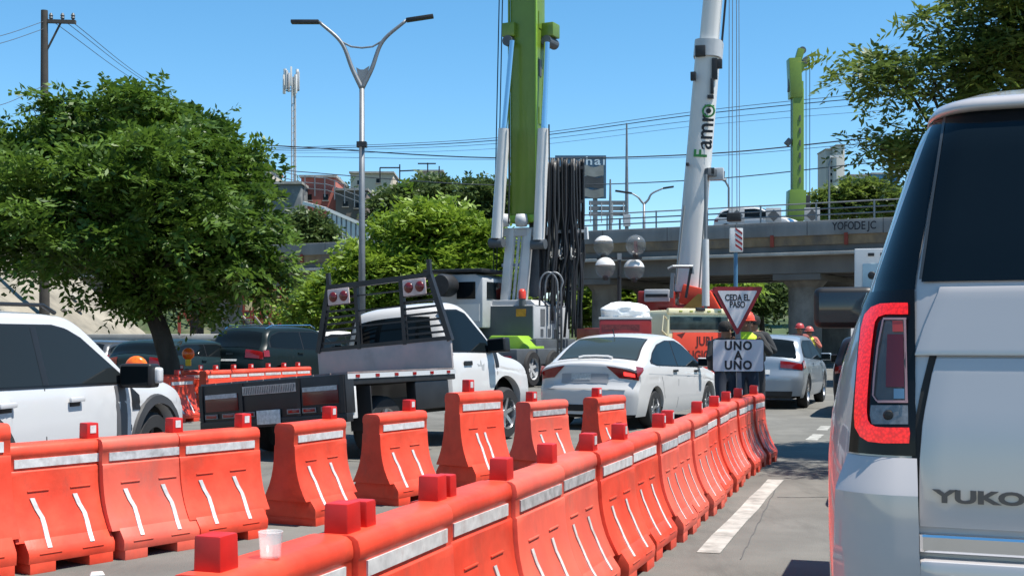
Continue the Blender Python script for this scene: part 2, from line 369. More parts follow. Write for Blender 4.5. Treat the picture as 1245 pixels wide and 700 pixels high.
# ------------------------------------------------------------------ foliage
def leaf_mesh(name, base, axis, L, n, ll, lw, m, droop=0.25, seed=0, roll=0.9):
    """fronds: base (N,3), axis (N,3) unit, length L (N,), n leaflet pairs. One mesh, 2 tris per leaflet."""
    g = np.random.default_rng(seed); N = len(base)
    up = np.tile([0, 0, 1.0], (N, 1)) + g.normal(0, 0.35, (N, 3))
    side = np.cross(axis, up); side /= np.linalg.norm(side, axis=1, keepdims=True)+1e-9
    nrm = np.cross(side, axis); V = []
    for j in range(n):
        t = (j+0.6)/n
        p = base + axis*(L*t)[:, None]; p[:, 2] -= droop*L*t*t
        ls = ll*(0.55+0.45*math.sin(math.pi*min(1, 0.15+t*0.8)))
        for sgn in (-1, 1):
            q = p
            d = side*sgn*0.85 + axis*0.5 + g.normal(0, 0.22, (N, 3)); d[:, 2] -= 0.18
            d /= np.linalg.norm(d, axis=1, keepdims=True)
            w = np.cross(d, nrm + g.normal(0, roll*0.4, (N, 3))); w /= np.linalg.norm(w, axis=1, keepdims=True)+1e-9
            l_ = (ls*g.uniform(0.75, 1.25, N))[:, None]; wd = lw*g.uniform(0.7, 1.2, N)[:, None]
            V.append(np.stack([q, q+d*l_*0.5+w*wd/2, q+d*l_, q+d*l_*0.5-w*wd/2], axis=1))
    V = np.concatenate(V).reshape(-1, 3); nq = len(V)//4
    me = bpy.data.meshes.new(name); me.vertices.add(len(V)); me.vertices.foreach_set('co', V.astype(np.float32).ravel())
    me.loops.add(nq*4); me.loops.foreach_set('vertex_index', np.arange(nq*4, dtype=np.int32))
    me.polygons.add(nq); me.polygons.foreach_set('loop_start', np.arange(0, nq*4, 4, dtype=np.int32))
    me.polygons.foreach_set('loop_total', np.full(nq, 4, dtype=np.int32)); me.update(); me.materials.append(m)
    return me
def crown_points(lobes, n, seed, inner=0.55, flat=0.75, vp=0.55):
    g = np.random.default_rng(seed); vol = np.array([r[0]*r[1]*r[2] for c, r in lobes])**vp; pr = vol/vol.sum()
    k = g.choice(len(lobes), n, p=pr); c = np.array([l[0] for l in lobes])[k]; r = np.array([l[1] for l in lobes])[k]
    d = g.normal(0, 1, (n, 3)); d /= np.linalg.norm(d, axis=1, keepdims=True)
    rad = inner + (1-inner)*g.random(n)**0.6
    p = c + d*r*rad[:, None]
    ax = d*np.array([1, 1, flat]) + g.normal(0, 0.35, (n, 3)); ax[:, 2] += 0.15; ax /= np.linalg.norm(ax, axis=1, keepdims=True)
    return p, ax
m_bark = mat('bark', (0.045, 0.036, 0.028), 0.95, var=0.4, scale=6, bump=0.8, bscale=18, streak=0.3)
m_leafA = leaf_mat('leaf_mid', (0.030, 0.074, 0.010), (0.135, 0.225, 0.030))
m_leafB = leaf_mat('leaf_light', (0.11, 0.185, 0.018), (0.25, 0.36, 0.038))
m_leafC = leaf_mat('leaf_hill', (0.050, 0.085, 0.026), (0.115, 0.165, 0.045))
m_leafD = leaf_mat('leaf_dark', (0.055, 0.095, 0.024), (0.180, 0.240, 0.040), 0.45)
def limb(mb, a, b, r0, r1, seed, wob=0.12, n=6):
    g = random.Random(seed); a, b = Vector(a), Vector(b); L = (b-a).length; pts = []
    for i in range(n+1):
        t = i/n; p = a.lerp(b, t)
        if 0 < i < n: p += Vector((g.uniform(-1, 1), g.uniform(-1, 1), g.uniform(-0.3, 0.8)))*L*wob*0.6
        pts.append(p)
    mb.tube(pts, [r0+(r1-r0)*i/n for i in range(n+1)], 8)
def tree(name, label, loc, trunk_pts, tr, lobes, nfr, L, n, ll, lw, m, seed, inner=0.5, group=None, limbs=True, droop=0.3, clump=0):
    t = thing(name, label, 'tree', loc, group=group)
    mb = MB(); mb.tube(trunk_pts, tr, 10)
    top = Vector(trunk_pts[-1])
    if limbs:
        for i, (c, r) in enumerate(lobes): limb(mb, top - Vector((0, 0, 0.15*(i % 3))), Vector(c)+Vector((0, 0, -0.1)), tr[-1]*0.36, tr[-1]*0.09, seed+i)
    mb.build('trunk', m_bark, t, smooth=True)
    if clump:   # fronds gathered into sprays, leaving dark gaps and an uneven outline
        cp, ca = crown_points(lobes, clump, seed, inner); g = np.random.default_rng(seed+5)
        k = g.integers(0, clump, nfr); sz = g.uniform(0.6, 1.4, clump)
        p = cp[k] + g.normal(0, 1, (nfr, 3))*np.array([0.9, 0.9, 0.38])*(L*0.55*sz[k])[:, None]
        a = ca[k]*0.7 + g.normal(0, 0.55, (nfr, 3)); a[:, 2] = a[:, 2]*0.6+0.12; a /= np.linalg.norm(a, axis=1, keepdims=True)
    else: p, a = crown_points(lobes, nfr, seed, inner); g = np.random.default_rng(seed+5)
    Ls = L*g.uniform(0.6, 1.25, nfr)
    link('crown', leaf_mesh('crown', p, a, Ls, n, ll, lw, m, droop, seed), t)
    return t
# big roadside tree on the left
T0 = G(208, 22.0)
lob = []
def lobe(px, py, rx, rz, D=22.0, ry=None):
    q = W(px, py, D); s = F/D; lob.append(((q.x-T0.x, q.y-T0.y, q.z), (rx/s, (ry or rx)/s, rz/s)))
for a in [(60, 210, 80, 70), (150, 180, 80, 62), (215, 215, 80, 70), (265, 270, 62, 62), (120, 285, 100, 66), (-10, 262, 70, 50), (215, 315, 82, 60), (292, 300, 38, 50),
          (98, 130, 26, 16), (155, 128, 26, 18), (200, 145, 24, 26), (250, 185, 40, 30), (190, 362, 26, 26), (-30, 220, 70, 70), (165, 250, 90, 80), (310, 335, 24, 22)]: lobe(*a)
for a in [(120, 220, 90, 80), (200, 270, 90, 70), (40, 260, 80, 70)]: lobe(*a, D=23.6)
for a in [(90, 260, 80, 66), (190, 240, 70, 70), (250, 300, 50, 50)]: lobe(*a, D=20.4)
tree('roadside_tree', 'large leafy green tree with dark leaning trunk beside the concrete slope', T0,
     [(0.0, 0, -0.05), (0.02, 0, 0.5), (-0.03, 0, 0.95), (-0.2, 0.05, 1.5), (-0.42, 0.1, 2.0), (-0.55, 0.1, 2.5)], [0.23, 0.19, 0.18, 0.17, 0.155, 0.14],
     lob, 8600, 0.46, 6, 0.175, 0.066, m_leafA, 3, inner=0.80, clump=330)
# tree whose boughs hang in on the right
T1 = Vector((7.6, 16.5, 0)); lob = []
def lobe1(px, py, rx, rz, D=14.5, ry=None):
    q = W(px, py, D); s = F/D; lob.append(((q.x-T1.x, q.y-T1.y, q.z), (rx/s, (ry or rx)/s, rz/s)))
for a in [(1052, 86, 28, 14), (1095, 96, 30, 16), (1130, 78, 26, 20), (1185, 40, 50, 40), (1085, 150, 26, 12), (1112, 162, 26, 16), (1175, 105, 40, 30), (1215, 20, 60, 50), (1140, 30, 20, 16), (1070, 172, 14, 8),
          (1095, 192, 20, 10), (1240, 80, 60, 60), (1150, 180, 40, 30), (1300, 0, 110, 90), (1290, -70, 80, 50)]: lobe1(*a)
for a in [(1285, -110, 90, 40)]: lobe1(*a, D=12.5)
tr_ = tree('overhanging_tree', 'leafy tree with drooping boughs hanging over the white sport utility vehicle', T1,
     [(0, 0, -0.05), (0.05, 0, 1.2), (-0.1, 0, 2.4), (-0.3, -0.1, 3.4)], [0.2, 0.17, 0.16, 0.13], lob, 2300, 0.40, 6, 0.135, 0.042, m_leafD, 17, inner=0.5, clump=210, droop=0.55)
# light green trees before the overpass
def simple_tree(label, px, D, lobes_px, nfr, m, seed, L=0.9, ll=0.34, lw=0.13, n=5, inner=0.6, group=None, clump=0, name='shade_tree', base=0.0):
    t0 = G(px, D, base); lo = []; s = F/D
    for (x, y, rx, rz) in lobes_px:
        q = W(x, y, D); lo.append(((q.x-t0.x, (rx/s)*0.25*math.sin(x), q.z-base), (rx/s, rx/s*0.9, rz/s)))
    zb = min(c[2]-r[2] for c, r in lo)
    th = max(1.0, zb+0.6)
    return tree(name, label, t0, [(0, 0, -0.1), (0.1, 0, th*0.5), (0, 0, th)], [0.26, 0.2, 0.15], lo, nfr, L, n, ll, lw, m, seed, inner, group, clump=clump)
simple_tree('bright green tree with feathery leaves in front of the overpass', 500, 47, [(497, 298, 32, 30), (540, 288, 36, 30), (583, 300, 24, 30), (455, 326, 26, 22), (500, 335, 60, 30), (565, 345, 42, 35), (415, 352, 24, 18), (382, 374, 24, 16), (440, 372, 48, 22), (604, 335, 16, 28), (520, 268, 16, 12)],
            5600, m_leafB, 31, L=0.9, ll=0.33, lw=0.12, clump=420, inner=0.7)
simple_tree('small bright green tree partly behind the pickup cab rack', 365, 58, [(362, 382, 26, 24), (345, 395, 16, 16), (385, 370, 22, 20)], 700, m_leafB, 33, L=0.9, ll=0.36, lw=0.14, clump=60)
simple_tree('green tree under the overpass behind the globe lamp', 765, 76, [(740, 365, 28, 26), (775, 360, 30, 28), (800, 372, 24, 22), (722, 375, 16, 18), (830, 372, 24, 16), (890, 352, 18, 14), (862, 362, 18, 16)], 1500, m_leafB, 35, L=1.2, ll=0.5, lw=0.2, clump=120)
simple_tree('dark leafy tree growing at the slope foot behind the big tree', 236, 37, [(190, 170, 50, 36), (230, 200, 44, 36), (140, 190, 50, 36), (250, 235, 30, 26), (100, 215, 40, 30), (70, 318, 30, 16)], 2600, m_leafA, 37, L=0.7, ll=0.26, lw=0.10, clump=200, name='slope_tree')
simple_tree('olive tree beyond the overpass left of the round column', 925, 84, [(915, 358, 18, 14), (938, 366, 16, 14), (900, 370, 14, 12)], 700, m_leafC, 38, L=1.1, ll=0.45, lw=0.18, clump=70, name='hill_tree')
hill_trees = [
    ('dark green scrub tree on the hill beside the street lamp', 470, 125, [(482, 256, 18, 22), (505, 245, 18, 20), (468, 280, 12, 18)]),
    ('olive green scrub tree on the hill below the cream rooftop', 530, 128, [(520, 240, 24, 24), (550, 250, 26, 26), (535, 270, 26, 20)]),
    ('rounded dark tree on the hill behind the tall white cylinder', 595, 122, [(590, 245, 24, 22), (612, 240, 16, 20), (575, 262, 22, 18)]),
    ('scrubby bush cluster on the hillside above the grey parapet', 365, 105, [(362, 280, 16, 10), (388, 284, 10, 8), (345, 288, 12, 6), (372, 268, 8, 6)]),
    ('green tree behind the overpass below the grey tower block', 1035, 100, [(1030, 242, 24, 18), (1060, 240, 22, 16), (1005, 250, 14, 12), (1080, 248, 16, 14)]),
    ('low green bush beside the red scaffold stairs', 350, 62, [(352, 388, 12, 12), (362, 376, 10, 10)]),
]
for i, (lb, px, D, lp) in enumerate(hill_trees):
    base = max(0, hill_h((px-CX)/F*D, D)) if D > 78 else 0
    simple_tree(lb, px, D, lp, 1500 if D > 80 else 300, m_leafC if px < 1000 else m_leafD, 60+i, L=0.9*D/120+0.2, ll=0.55*D/110, lw=0.25*D/110, n=4, clump=110, base=base, name='hill_tree' if D > 80 else 'roadside_bush')
# far off wood on the ridges reads as one mass
P = []; A = []
g = np.random.default_rng(5)
for k in range(9000):
    x = g.uniform(-60, 70); y = g.uniform(95, 200); z = hill_h(x, y)
    if z < 2.0 or (x > 9 and abs(x-(17.0+(y-62)*0.27)) < 5) or (355 < CX+x/y*F < 452 and y < 140): continue
    bumpy = 1.2+1.6*(0.5+0.5*math.sin(x*.9+math.sin(y*.31)*2))*(0.5+0.5*math.sin(y*.7+x*.2))
    P.append((x, y, z+g.uniform(0.1, 1)*bumpy)); A.append(g.normal(0, 1, 3)+np.array([0, 0, .5]))
P = np.array(P); A = np.array(A); A /= np.linalg.norm(A, axis=1, keepdims=True)
tag(link('hill_woodland', leaf_mesh('hill_woodland', P, A, np.full(len(P), 1.2), 4, 0.6, 0.3, m_leafC, 0.2, 9)), 'dense green scrub woodland covering the far hillside', 'woodland', kind='stuff')
# ------------------------------------------------------------------ water filled traffic barriers
BH, BLEN = 0.76, 0.70
m_orange = mat('barrier_orange', (0.70, 0.062, 0.030), 0.42, var=0.18, scale=4.5, bump=0.16, bscale=9, col2=(0.70, 0.090, 0.047), mixscale=2.2, mixlo=0.42, mixhi=0.7, spec=0.4, stain=(0.34, 0.075, 0.05), sscale=5.0, slo=0.55, shi=0.74, sfac=0.6)
m_faded = mat('barrier_faded', (0.74, 0.12, 0.075), 0.5, var=0.16, scale=3.5, bump=0.12, bscale=9, col2=(0.62, 0.10, 0.07), mixscale=3.0, mixlo=0.4, mixhi=0.7, spec=0.35, streak=0.4, stain=(0.36, 0.13, 0.10), sscale=5.0, slo=0.52, shi=0.72, sfac=0.65)
m_reflect = mat('reflective_tape', (0.58, 0.58, 0.57), 0.45, var=0.2, scale=18, stain=(0.36, 0.25, 0.22), sscale=14, slo=0.52, shi=0.7, sfac=0.6)
m_reflect_d = mat('dirty_tape', (0.42, 0.42, 0.42), 0.5, var=0.35, scale=18)
HP = [(0.06, .235), (.10, .24), (.125, .238), (.15, .222), (.19, .195), (.24, .166), (.30, .139), (.36, .12), (.42, .107), (.49, .098), (.56, .094), (.592, .093), (.600, .086), (.682, .086), (.690, .092), (.715, .092), (.742, .085), (.756, .068), (.76, .05)]
def hp(z): return float(np.interp(z, [a for a, b in HP], [b for a, b in HP]))
def barrier_body():
    mb = MB()
    def solid(prof, y0, y1):
        ring = [(w, z) for z, w in prof] + [(-w, z) for z, w in reversed(prof)]; n = len(ring); ysl = [y0, y0*.5, 0, y1*.5, y1]
        vs = [(x, y, z) for y in ysl for (x, z) in ring]; fs = []
        for i in range(len(ysl)-1):
            for k in range(n): fs.append((i*n+k, i*n+(k+1) % n, (i+1)*n+(k+1) % n, (i+1)*n+k))
        fs += [tuple(range(n)), tuple((len(ysl)-1)*n+n-1-k for k in range(n))]; mb.add(vs, fs)
    h = BLEN/2
    up = [(z, w) for z, w in HP if z >= 0.19]; lo = [(z, w) for z, w in HP if z <= 0.20]
    solid([(0.185, hp(.19))]+up[1:], -h, h)
    solid(lo[:-1]+[(0.20, hp(.2)-0.002)], -h+0.055, h-0.055)
    for y in (-0.20, 0.20):                                    # two feet with the fork slot between them
        mb.box((0, y, 0.032), (0.47, 0.17, 0.066))
    mb.box((0, h+0.005, 0.12), (0.15, 0.13, 0.08))               # locking tab
    for sx in (-1, 1):
        for y in (-0.15, 0.14):                                # moulded lips above the chevrons
            z = 0.475; mb.box((sx*hp(z), y, z), (0.014, 0.145, 0.010))
            z = 0.115; mb.box((sx*hp(z), y, z), (0.010, 0.15, 0.008))
    return mb.mesh('barrier_body', m_orange, bevel=0.011, segs=2, ang=50)
def chevron(sx, yc, thin=False):
    mb = MB(); pts = [(yc-0.045, 0.435), (yc-0.022, 0.37), (yc+0.004, 0.315), (yc+0.008, 0.26), (yc+0.004, 0.20), (yc, 0.145)]; P = []
    w = 0.009 if thin else 0.015
    for y, z in pts:
        x = sx*(hp(z)+0.006); P.append([(x, y-w, z), (x, y+w, z)])
    for k in range(len(P)): P[k] = P[k] + [(P[k][1][0]-sx*0.008, P[k][1][1], P[k][1][2]), (P[k][0][0]-sx*0.008, P[k][0][1], P[k][0][2]), P[k][0]]
    mb.grid(P); return mb.mesh('chevron_strip', m_reflect)
bar_meshes = {}
def barrier_proto(tall=False, faded=False, thin=False):
    t = thing('traffic_barrier', 'x', 'barrier')
    if 'body' not in bar_meshes:
        bar_meshes['body'] = barrier_body(); f = bar_meshes['body'].copy(); f.materials.clear(); f.materials.append(m_faded); bar_meshes['faded'] = f
    link('body', bar_meshes['faded' if faded else 'body'], t)
    for sx in (-1, 1):
        mb = MB(); mb.box((sx*0.0885, 0, 0.643), (0.008, 0.60, 0.052)); mb.build('reflective_band', m_reflect_d if faded else m_reflect, t)
        for yc in (-0.15, 0.14): link('chevron_strip', chevron(sx, yc*(0.45 if tall else 1), thin), t)
    return t
def add_peg(t, y, sticker=True, big=1.0, second=False):
    a = 0.088*big; mb = MB(); mb.box((0, y, BH+0.046), (a, a, 0.104), taper=(0.96, 0.96))
    pg = mb.build('peg', m_peg, t, bevel=0.008)
    if sticker:
        for sx in (-1, 1):
            MB().box((sx*(a/2*0.98+0.001), y, BH+0.058), (0.004, 0.042, 0.048)).build('reflector', m_reflect, pg)
    if second:
        MB().box((0, y+0.12, BH+0.040), (a*0.9, a*0.75, 0.094), taper=(0.96, 0.96)).build('peg', m_peg, t, bevel=0.008)
m_peg = mat('peg_red', (0.52, 0.018, 0.014), 0.4, var=0.12, scale=8)
def place(t, a, b, label, group, tall=False):
    c = (a+b)/2; d = b-a; az = math.atan2(d.x, d.y)
    t.location = (c.x, c.y, 0); t.rotation_euler = (0, 0, -az); tag(t, label, 'barrier', group)
    if tall: t.scale = (1.0, 0.95, 1.17)
    return t
def topw(px, py, H=BH):
    s = (py-HY)/(CH-H); return Vector(((px-CX)/s, F/s, 0))
# near row beside the open lane: road side top edges read from the photo, then moved back by half the barrier's thickness
pts = [(276, 697), (435, 650), (555, 607), (632, 584), (691, 562), (734, 547), (776, 534), (808, 524), (828, 516), (845, 509), (863, 501), (876, 495), (888, 490), (900, 486), (909, 483), (918, 480.5), (929, 478)]
ed = []
for p in pts:
    dm = topw(*p).y; dl = -2775/(p[0]-CX-505.5) if p[0] < 870 else dm; D_ = 0.35*dm+0.65*dl; ed.append(Vector(((p[0]-CX)/F*D_, D_, 0)))
# smooth spacing: walk the polyline at the barrier pitch
poly = [ed[0]]
cum = [0]
for a, b in zip(ed, ed[1:]): cum.append(cum[-1] + (b-a).length)
N1 = 16; pitch = cum[-1]/N1
def along(s):
    X = np.interp(s, cum, [e.x for e in ed]); Y = np.interp(s, cum, [e.y for e in ed]); return Vector((X, Y, 0))
print('near pitch', pitch, cum[-1])
near = []
ORD = 'first second third fourth fifth sixth seventh eighth ninth tenth eleventh twelfth thirteenth fourteenth fifteenth'.split()
for k in range(N1):
    a, b = along(0.3*k*pitch+0.7*cum[k]), along(0.3*(k+1)*pitch+0.7*cum[k+1]); d = (b-a).normalized(); off = Vector((-d.y, d.x, 0))*0.09
    jit = random.uniform(-0.012, 0.012); off2 = off + Vector((d.y, -d.x, 0))*(0.012 if k % 2 else -0.008)
    near.append((a+off2, b+off2, d))
peg_flags = [(-0.26, 1), (-0.30, 1), (-0.30, 1), (-0.30, 0), (-0.30, 0), (-0.30, 0), (-0.30, 0), (0.05, 0), (-0.2, 1), (None, 0), (-0.28, 1), (-0.05, 0), (0.2, 0), (None, 0), (-0.25, 0), (0.1, 0)]
for k, (a, b, d) in enumerate(near):
    t = barrier_proto(faded=(k in (3, 4, 7, 8, 9, 12)), thin=k > 6)
    y, sec = peg_flags[k]
    if y is not None: add_peg(t, y, sticker=k > 4, big=1.0, second=k in (1, 2))
    if k == 0: lb, gr = 'orange plastic barrier with a clear plastic cup standing on its top edge', None
    else: lb, gr = '%s orange barrier, %s along the lane row after the cup barrier' % ('sun faded' if k in (3, 4, 7, 8, 9, 12) else 'bright', ORD[k-1]), 'barriers along the open lane'
    place(t, a, b, lb, gr); t.scale = (1, (b-a).length/BLEN*0.992, 1)
# barrier that follows the near end of the row, out of frame below
# middle row: lit face top edge from (x0,y0) to (x1,y1), peg position along the barrier
mid = [((-112, 520), (8, 517), 0.25, 1), ((12, 541), (132, 532), 0.27, 0), ((133, 532), (229, 526), 0.27, 0), ((229, 527), (309, 518), 0.27, 0), ((358, 515), (423, 508), 0.25, 0), ((462, 504), (521, 498), 0.20, 0),
       ((559, 478), (613, 474), -0.10, 1), ((645, 490), (692, 484), -0.20, 0), ((727, 484), (762, 479), -0.20, 0)]
labs = ['taller orange barrier at the start of the row before the white four wheel drive', None, None, None,
        'orange barrier standing alone in front of the black flatbed tail', 'orange barrier standing in front of the flatbed side step',
        'tallest orange barrier with close set chevron strips before the white pickup door', 'orange barrier in front of the white pickup front wheel', 'small looking orange barrier before the white saloon bumper']
for k, (p0, p1, py_, tall) in enumerate(mid):
    Hh = BH*1.17 if tall else BH
    m = topw((p0[0]+p1[0])/2, (p0[1]+p1[1])/2, Hh)
    # heading: lane run of this row, eased so that the lit face has the photo's width
    s = F/m.y; wpx = (p1[0]-p0[0]); beta = math.atan2(m.x, m.y); app = wpx/s*math.cos(beta)**2
    rel = math.asin(min(0.98, app/(BLEN*(0.95 if tall else 1)*1.02))); az = beta + rel
    if k < 4: az = R(37)
    d = Vector((math.sin(az), math.cos(az), 0)); off = Vector((-d.y, d.x, 0))*0.09
    t = barrier_proto(tall=bool(tall), faded=(k in (2, 7))); add_peg(t, py_)
    a, b = m+off-d*BLEN/2, m+off+d*BLEN/2
    lb = labs[k]; gr = None
    if lb is None: lb, gr = 'orange barrier before the white four wheel drive, %s out from the lone flatbed barrier' % ORD[3-k], 'barriers before the white four wheel drive'
    place(t, a, b, lb, gr, bool(tall)); print('mid', k, tuple(round(x, 2) for x in m[:2]), round(math.degrees(az)))
# far row in front of the dark hatchbacks
far = [(193, 24.5), (220, 24.3), (244, 24.1), (262, 24), (284, 24.6), (305, 25.2), (326, 25.8), (345, 26.3), (362, 26.8)]
for k, (px, D) in enumerate(far):
    t = barrier_proto(); add_peg(t, 0.0, big=0.9); add_peg
    q = G(px, D); az = R(60) if k < 3 else R(30)
    d = Vector((math.sin(az), math.cos(az), 0))
    place(t, q-d*.35, q+d*.35, 'distant orange barrier behind the flatbed, %s out from its headboard' % ORD[8-k], 'barriers behind the flatbed')
t = barrier_proto(); add_peg(t, 0.0)
q = G(216, 20.5); d = Vector((math.sin(R(20)), math.cos(R(20)), 0)); place(t, q-d*.35, q+d*.35, 'distant orange barrier right behind the white four wheel drive bonnet', None)
t = barrier_proto(); add_peg(t, 0.0); q = G(186, 21.2); t9 = barrier_proto(); add_peg(t9, 0.0); q9 = G(166, 13.4); place(t9, q9-Vector((.3, .1, 0)), q9+Vector((.3, .1, 0)), 'orange barrier under the beacon hidden beyond the white bonnet', None); d = Vector((math.sin(R(70)), math.cos(R(70)), 0)); place(t, q-d*.35, q+d*.35, 'distant orange barrier between the dark hatchback and the white bonnet', None)
# amber beacons on the far row
m_amber = mat('amber_lens', (0.75, 0.16, 0.01), 0.25, coat=0.4, col2=(0.8, 0.05, 0.02), mixscale=14)
m_yel = mat('yellow_plastic', (0.7, 0.5, 0.02), 0.5)
for (px, D, lb) in ((229, 24.1, 'round amber warning beacon on the far barriers beside the dark rear light'), (166, 13.4, 'round amber warning beacon behind the white door mirror')):
    t = thing('warning_beacon', lb, 'beacon', G(px, D, BH+0.10))
    mb = MB(); mb.box((0, 0, 0.05), (0.10, 0.08, 0.13)); mb.build('base', m_yel, t, bevel=0.01)
    mb = MB(); mb.lathe([(0.0, -0.05), (0.1, -0.045), (0.12, -0.02), (0.12, 0.02), (0.1, 0.045), (0.0, 0.05)], (0, 0, 0.22), 18, 'y'); mb.build('lens', m_amber, t, smooth=True)
# plastic cup
m_cup = mat('clear_cup', (0.92, 0.90, 0.88), 0.2, alpha=0.26, spec=0.6)
q = along(cum[1]*0.40); d = near[0][2]; q = q + Vector((-d.y, d.x, 0))*0.05
ca = W(324, 661, 1)
mb = MB(); mb.lathe([(0.0, 0.002), (0.030, 0.002), (0.036, 0.085), (0.038, 0.088), (0.036, 0.090), (0.034, 0.085), (0.0285, 0.006), (0, 0.006)], (0, 0, 0), 24)
o = mb.build('plastic_cup', m_cup, None, smooth=True); o.location = (q.x, q.y, BH); o.scale = (0.98, 0.98, 0.86)
tag(o, 'clear plastic cup left on top of the nearest orange barrier', 'cup'); CUP = o
# litter by the kerb side
mb = MB(); mb.box((0, 0, 0.012), (0.09, 0.05, 0.022), Matrix.Rotation(0.4, 3, 'Z'), taper=(0.7, 0.6))
o = mb.build('paper_scrap', m_white, None, bevel=0.006); o.location = gnd(118, 699); tag(o, 'crumpled white paper scrap on the asphalt under the barriers', 'litter')

# ------------------------------------------------------------------ cars
def wheel(parent, x, y, r, w, side, m_rim, spokes=5):
    mb = MB(); h = w/2; k = side
    mb.lathe([(r*0.60, -h), (r*0.9, -h), (r*0.985, -h*0.7), (r, -h*0.3), (r, h*0.3), (r*0.985, h*0.7), (r*0.9, h), (r*0.60, h)], (0, 0, 0), 28, 'x')
    ty = mb.build('wheel', m_rubber, parent, smooth='auto'); ty.location = (x, y, r)
    mb = MB(); xo = k*h*0.72
    mb.lathe([(r*0.66, k*h*0.95), (r*0.62, k*h*0.98), (r*0.585, xo*0.6), (r*0.585, -xo)], (0, 0, 0), 28, 'x')
    mb.lathe([(0.0, xo*0.9), (r*0.15, xo*0.9), (r*0.17, xo*0.5)], (0, 0, 0), 16, 'x')
    for i in range(spokes):
        a = 2*math.pi*i/spokes+0.3
        mb.bar((xo*0.62, r*0.12*math.cos(a), r*0.12*math.sin(a)), (xo*0.85, r*0.62*math.cos(a), r*0.62*math.sin(a)), r*0.15, r*0.10, up=(1, 0, 0))
    mb.build('rim', m_rim, ty, smooth='auto')
    mb = MB(); mb.lathe([(0, -xo*0.2), (r*0.585, -xo*0.2)], (0, 0, 0), 20, 'x'); mb.build('brake_disc', m_dark_steel, ty)
    return ty
class Car:
    """body surface swept from a side profile (y rearward negative, front positive)"""
    def __init__(s, root, prof, w, belt, tumble, sill, axles, wr, arch, cr=0.14, crown=0.045, taper=0.10, tl=0.7, shoulder=0.035, mid=0.55, rr=0.03, under=True, rings=None):
        s.root = root; s.w = w; s.belt = belt; s.tum = tumble; s.sill = sill; s.ax = axles; s.wr = wr; s.arch = arch; s.shoulder = shoulder
        P = catmull(prof, 10)
        seg = np.r_[0, np.cumsum(np.linalg.norm(np.diff(P, axis=0), axis=1))]
        n = 120; ss = np.linspace(0, seg[-1], n); yy = np.interp(ss, seg, P[:, 0]); zz = np.interp(ss, seg, P[:, 1])
        yy = np.maximum.accumulate(yy + np.arange(n)*1e-6)
        extra = []
        for a in axles:
            extra += [a + arch*math.cos(t) for t in np.linspace(0.02, math.pi-0.02, 17)]; extra += [a-arch-0.002, a+arch+0.002]
        y0, y1 = yy[0], yy[-1]; s.y0, s.y1 = y0, y1; s.taper = taper; s.tl = tl
        tg = np.gradient(yy), np.gradient(zz)
        # smoothed normal
        k = np.hanning(23); k /= k.sum()
        ty = np.convolve(np.pad(tg[0], 11, 'edge'), k, 'valid'); tz = np.convolve(np.pad(tg[1], 11, 'edge'), k, 'valid')
        nn = np.hypot(ty, tz); ny, nz = -tz/nn, ty/nn
        endw = np.clip(np.abs(ny), 0, 1)**2
        s.yy, s.zz, s.ny, s.nz = yy, zz, ny, nz
        dist_end = np.minimum(yy-y0, y1-yy); wt = np.exp(-(dist_end/0.55)**2)
        s.c = crown + (cr-crown)*wt*np.clip(np.abs(ny)*1.3, 0, 1)
        s.rr = rr
        s.us = [-1, -0.975, -0.94, -0.88, -0.75, -0.55, -0.3, 0, 0.3, 0.55, 0.75, 0.88, 0.94, 0.975, 1]
        # edge curve
        s.ey = np.maximum.accumulate(yy - ny*(s.c+rr)) ; s.ez = zz - nz*(s.c+rr)
        s.ey = s.ey + np.arange(n)*1e-5
        mb = MB(); rows = []
        for i in range(n): rows.append([s.top(i, u) for u in s.us])
        mb.grid(rows)
        # sides
        cols = sorted(set(list(s.ey) + [e for e in extra if s.ey[0] < e < s.ey[-1]]))
        for sx in (-1, 1):
            Pn = []
            for y in cols:
                zt = float(np.interp(y, s.ey, s.ez)); zl = s.low(y); zl = min(zl, zt-0.01)
                Pn.append([(sx*s.W(y, zl+(zt-zl)*t), y, zl+(zt-zl)*t) for t in np.linspace(0, 1, 18)])
            mb.grid(Pn)
            # inner lip of the arches
            for a in axles:
                ar = [(a+arch*math.cos(t), wr+0.02+arch*math.sin(t)*0.98) for t in np.linspace(0.0, math.pi, 18)]
                mb.grid([[(sx*s.W(y, max(z, sill)), y, z), (sx*(s.W(y, max(z, sill))-0.10), y, z)] for y, z in ar])
        s.mb = mb
        if under:
            u = MB(); u.box((0, (y0+y1)/2, sill+0.16), (2*(w-0.24), (y1-y0)*0.93, 0.36)); u.build('underbody', m_black, root)
    def body(s, m): 
        me = s.mb.mesh('body', m, smooth=True); me.set_sharp_from_angle(angle=R(48)); return link('body', me, s.root)
    def low(s, y):
        for a in s.ax:
            if abs(y-a) < s.arch: return s.wr+0.02 + 0.98*math.sqrt(max(0, s.arch**2-(y-a)**2))
        return s.sill
    def W(s, y, z):
        zb = s.belt(y); w = s.w
        if z > zb: x = w - s.shoulder - s.tum*(z-zb)
        else:
            t = (z-s.sill)/max(0.05, zb-s.sill); x = w - 0.055*(1-min(1, max(0, t)/0.42))**2 - s.shoulder*max(0, (t-0.62)/0.38)**2 - (0.006 if 0.70 < t < 0.74 else 0)
        e = min(y-s.y0, s.y1-y); tt = max(0, 1-e/s.tl)
        return x*(1 - s.taper*tt*tt)
    def top(s, i, u, off=0.0):
        a = abs(u); f = min(1, max(0, (a-0.88)/0.12)); d = s.c[i]*a**2.4 + s.rr*f*f - off
        ey, ez = s.ey[i], s.ez[i]; x = u*s.W(ey, ez)
        return (x, s.yy[i]-s.ny[i]*d, s.zz[i]-s.nz[i]*d)
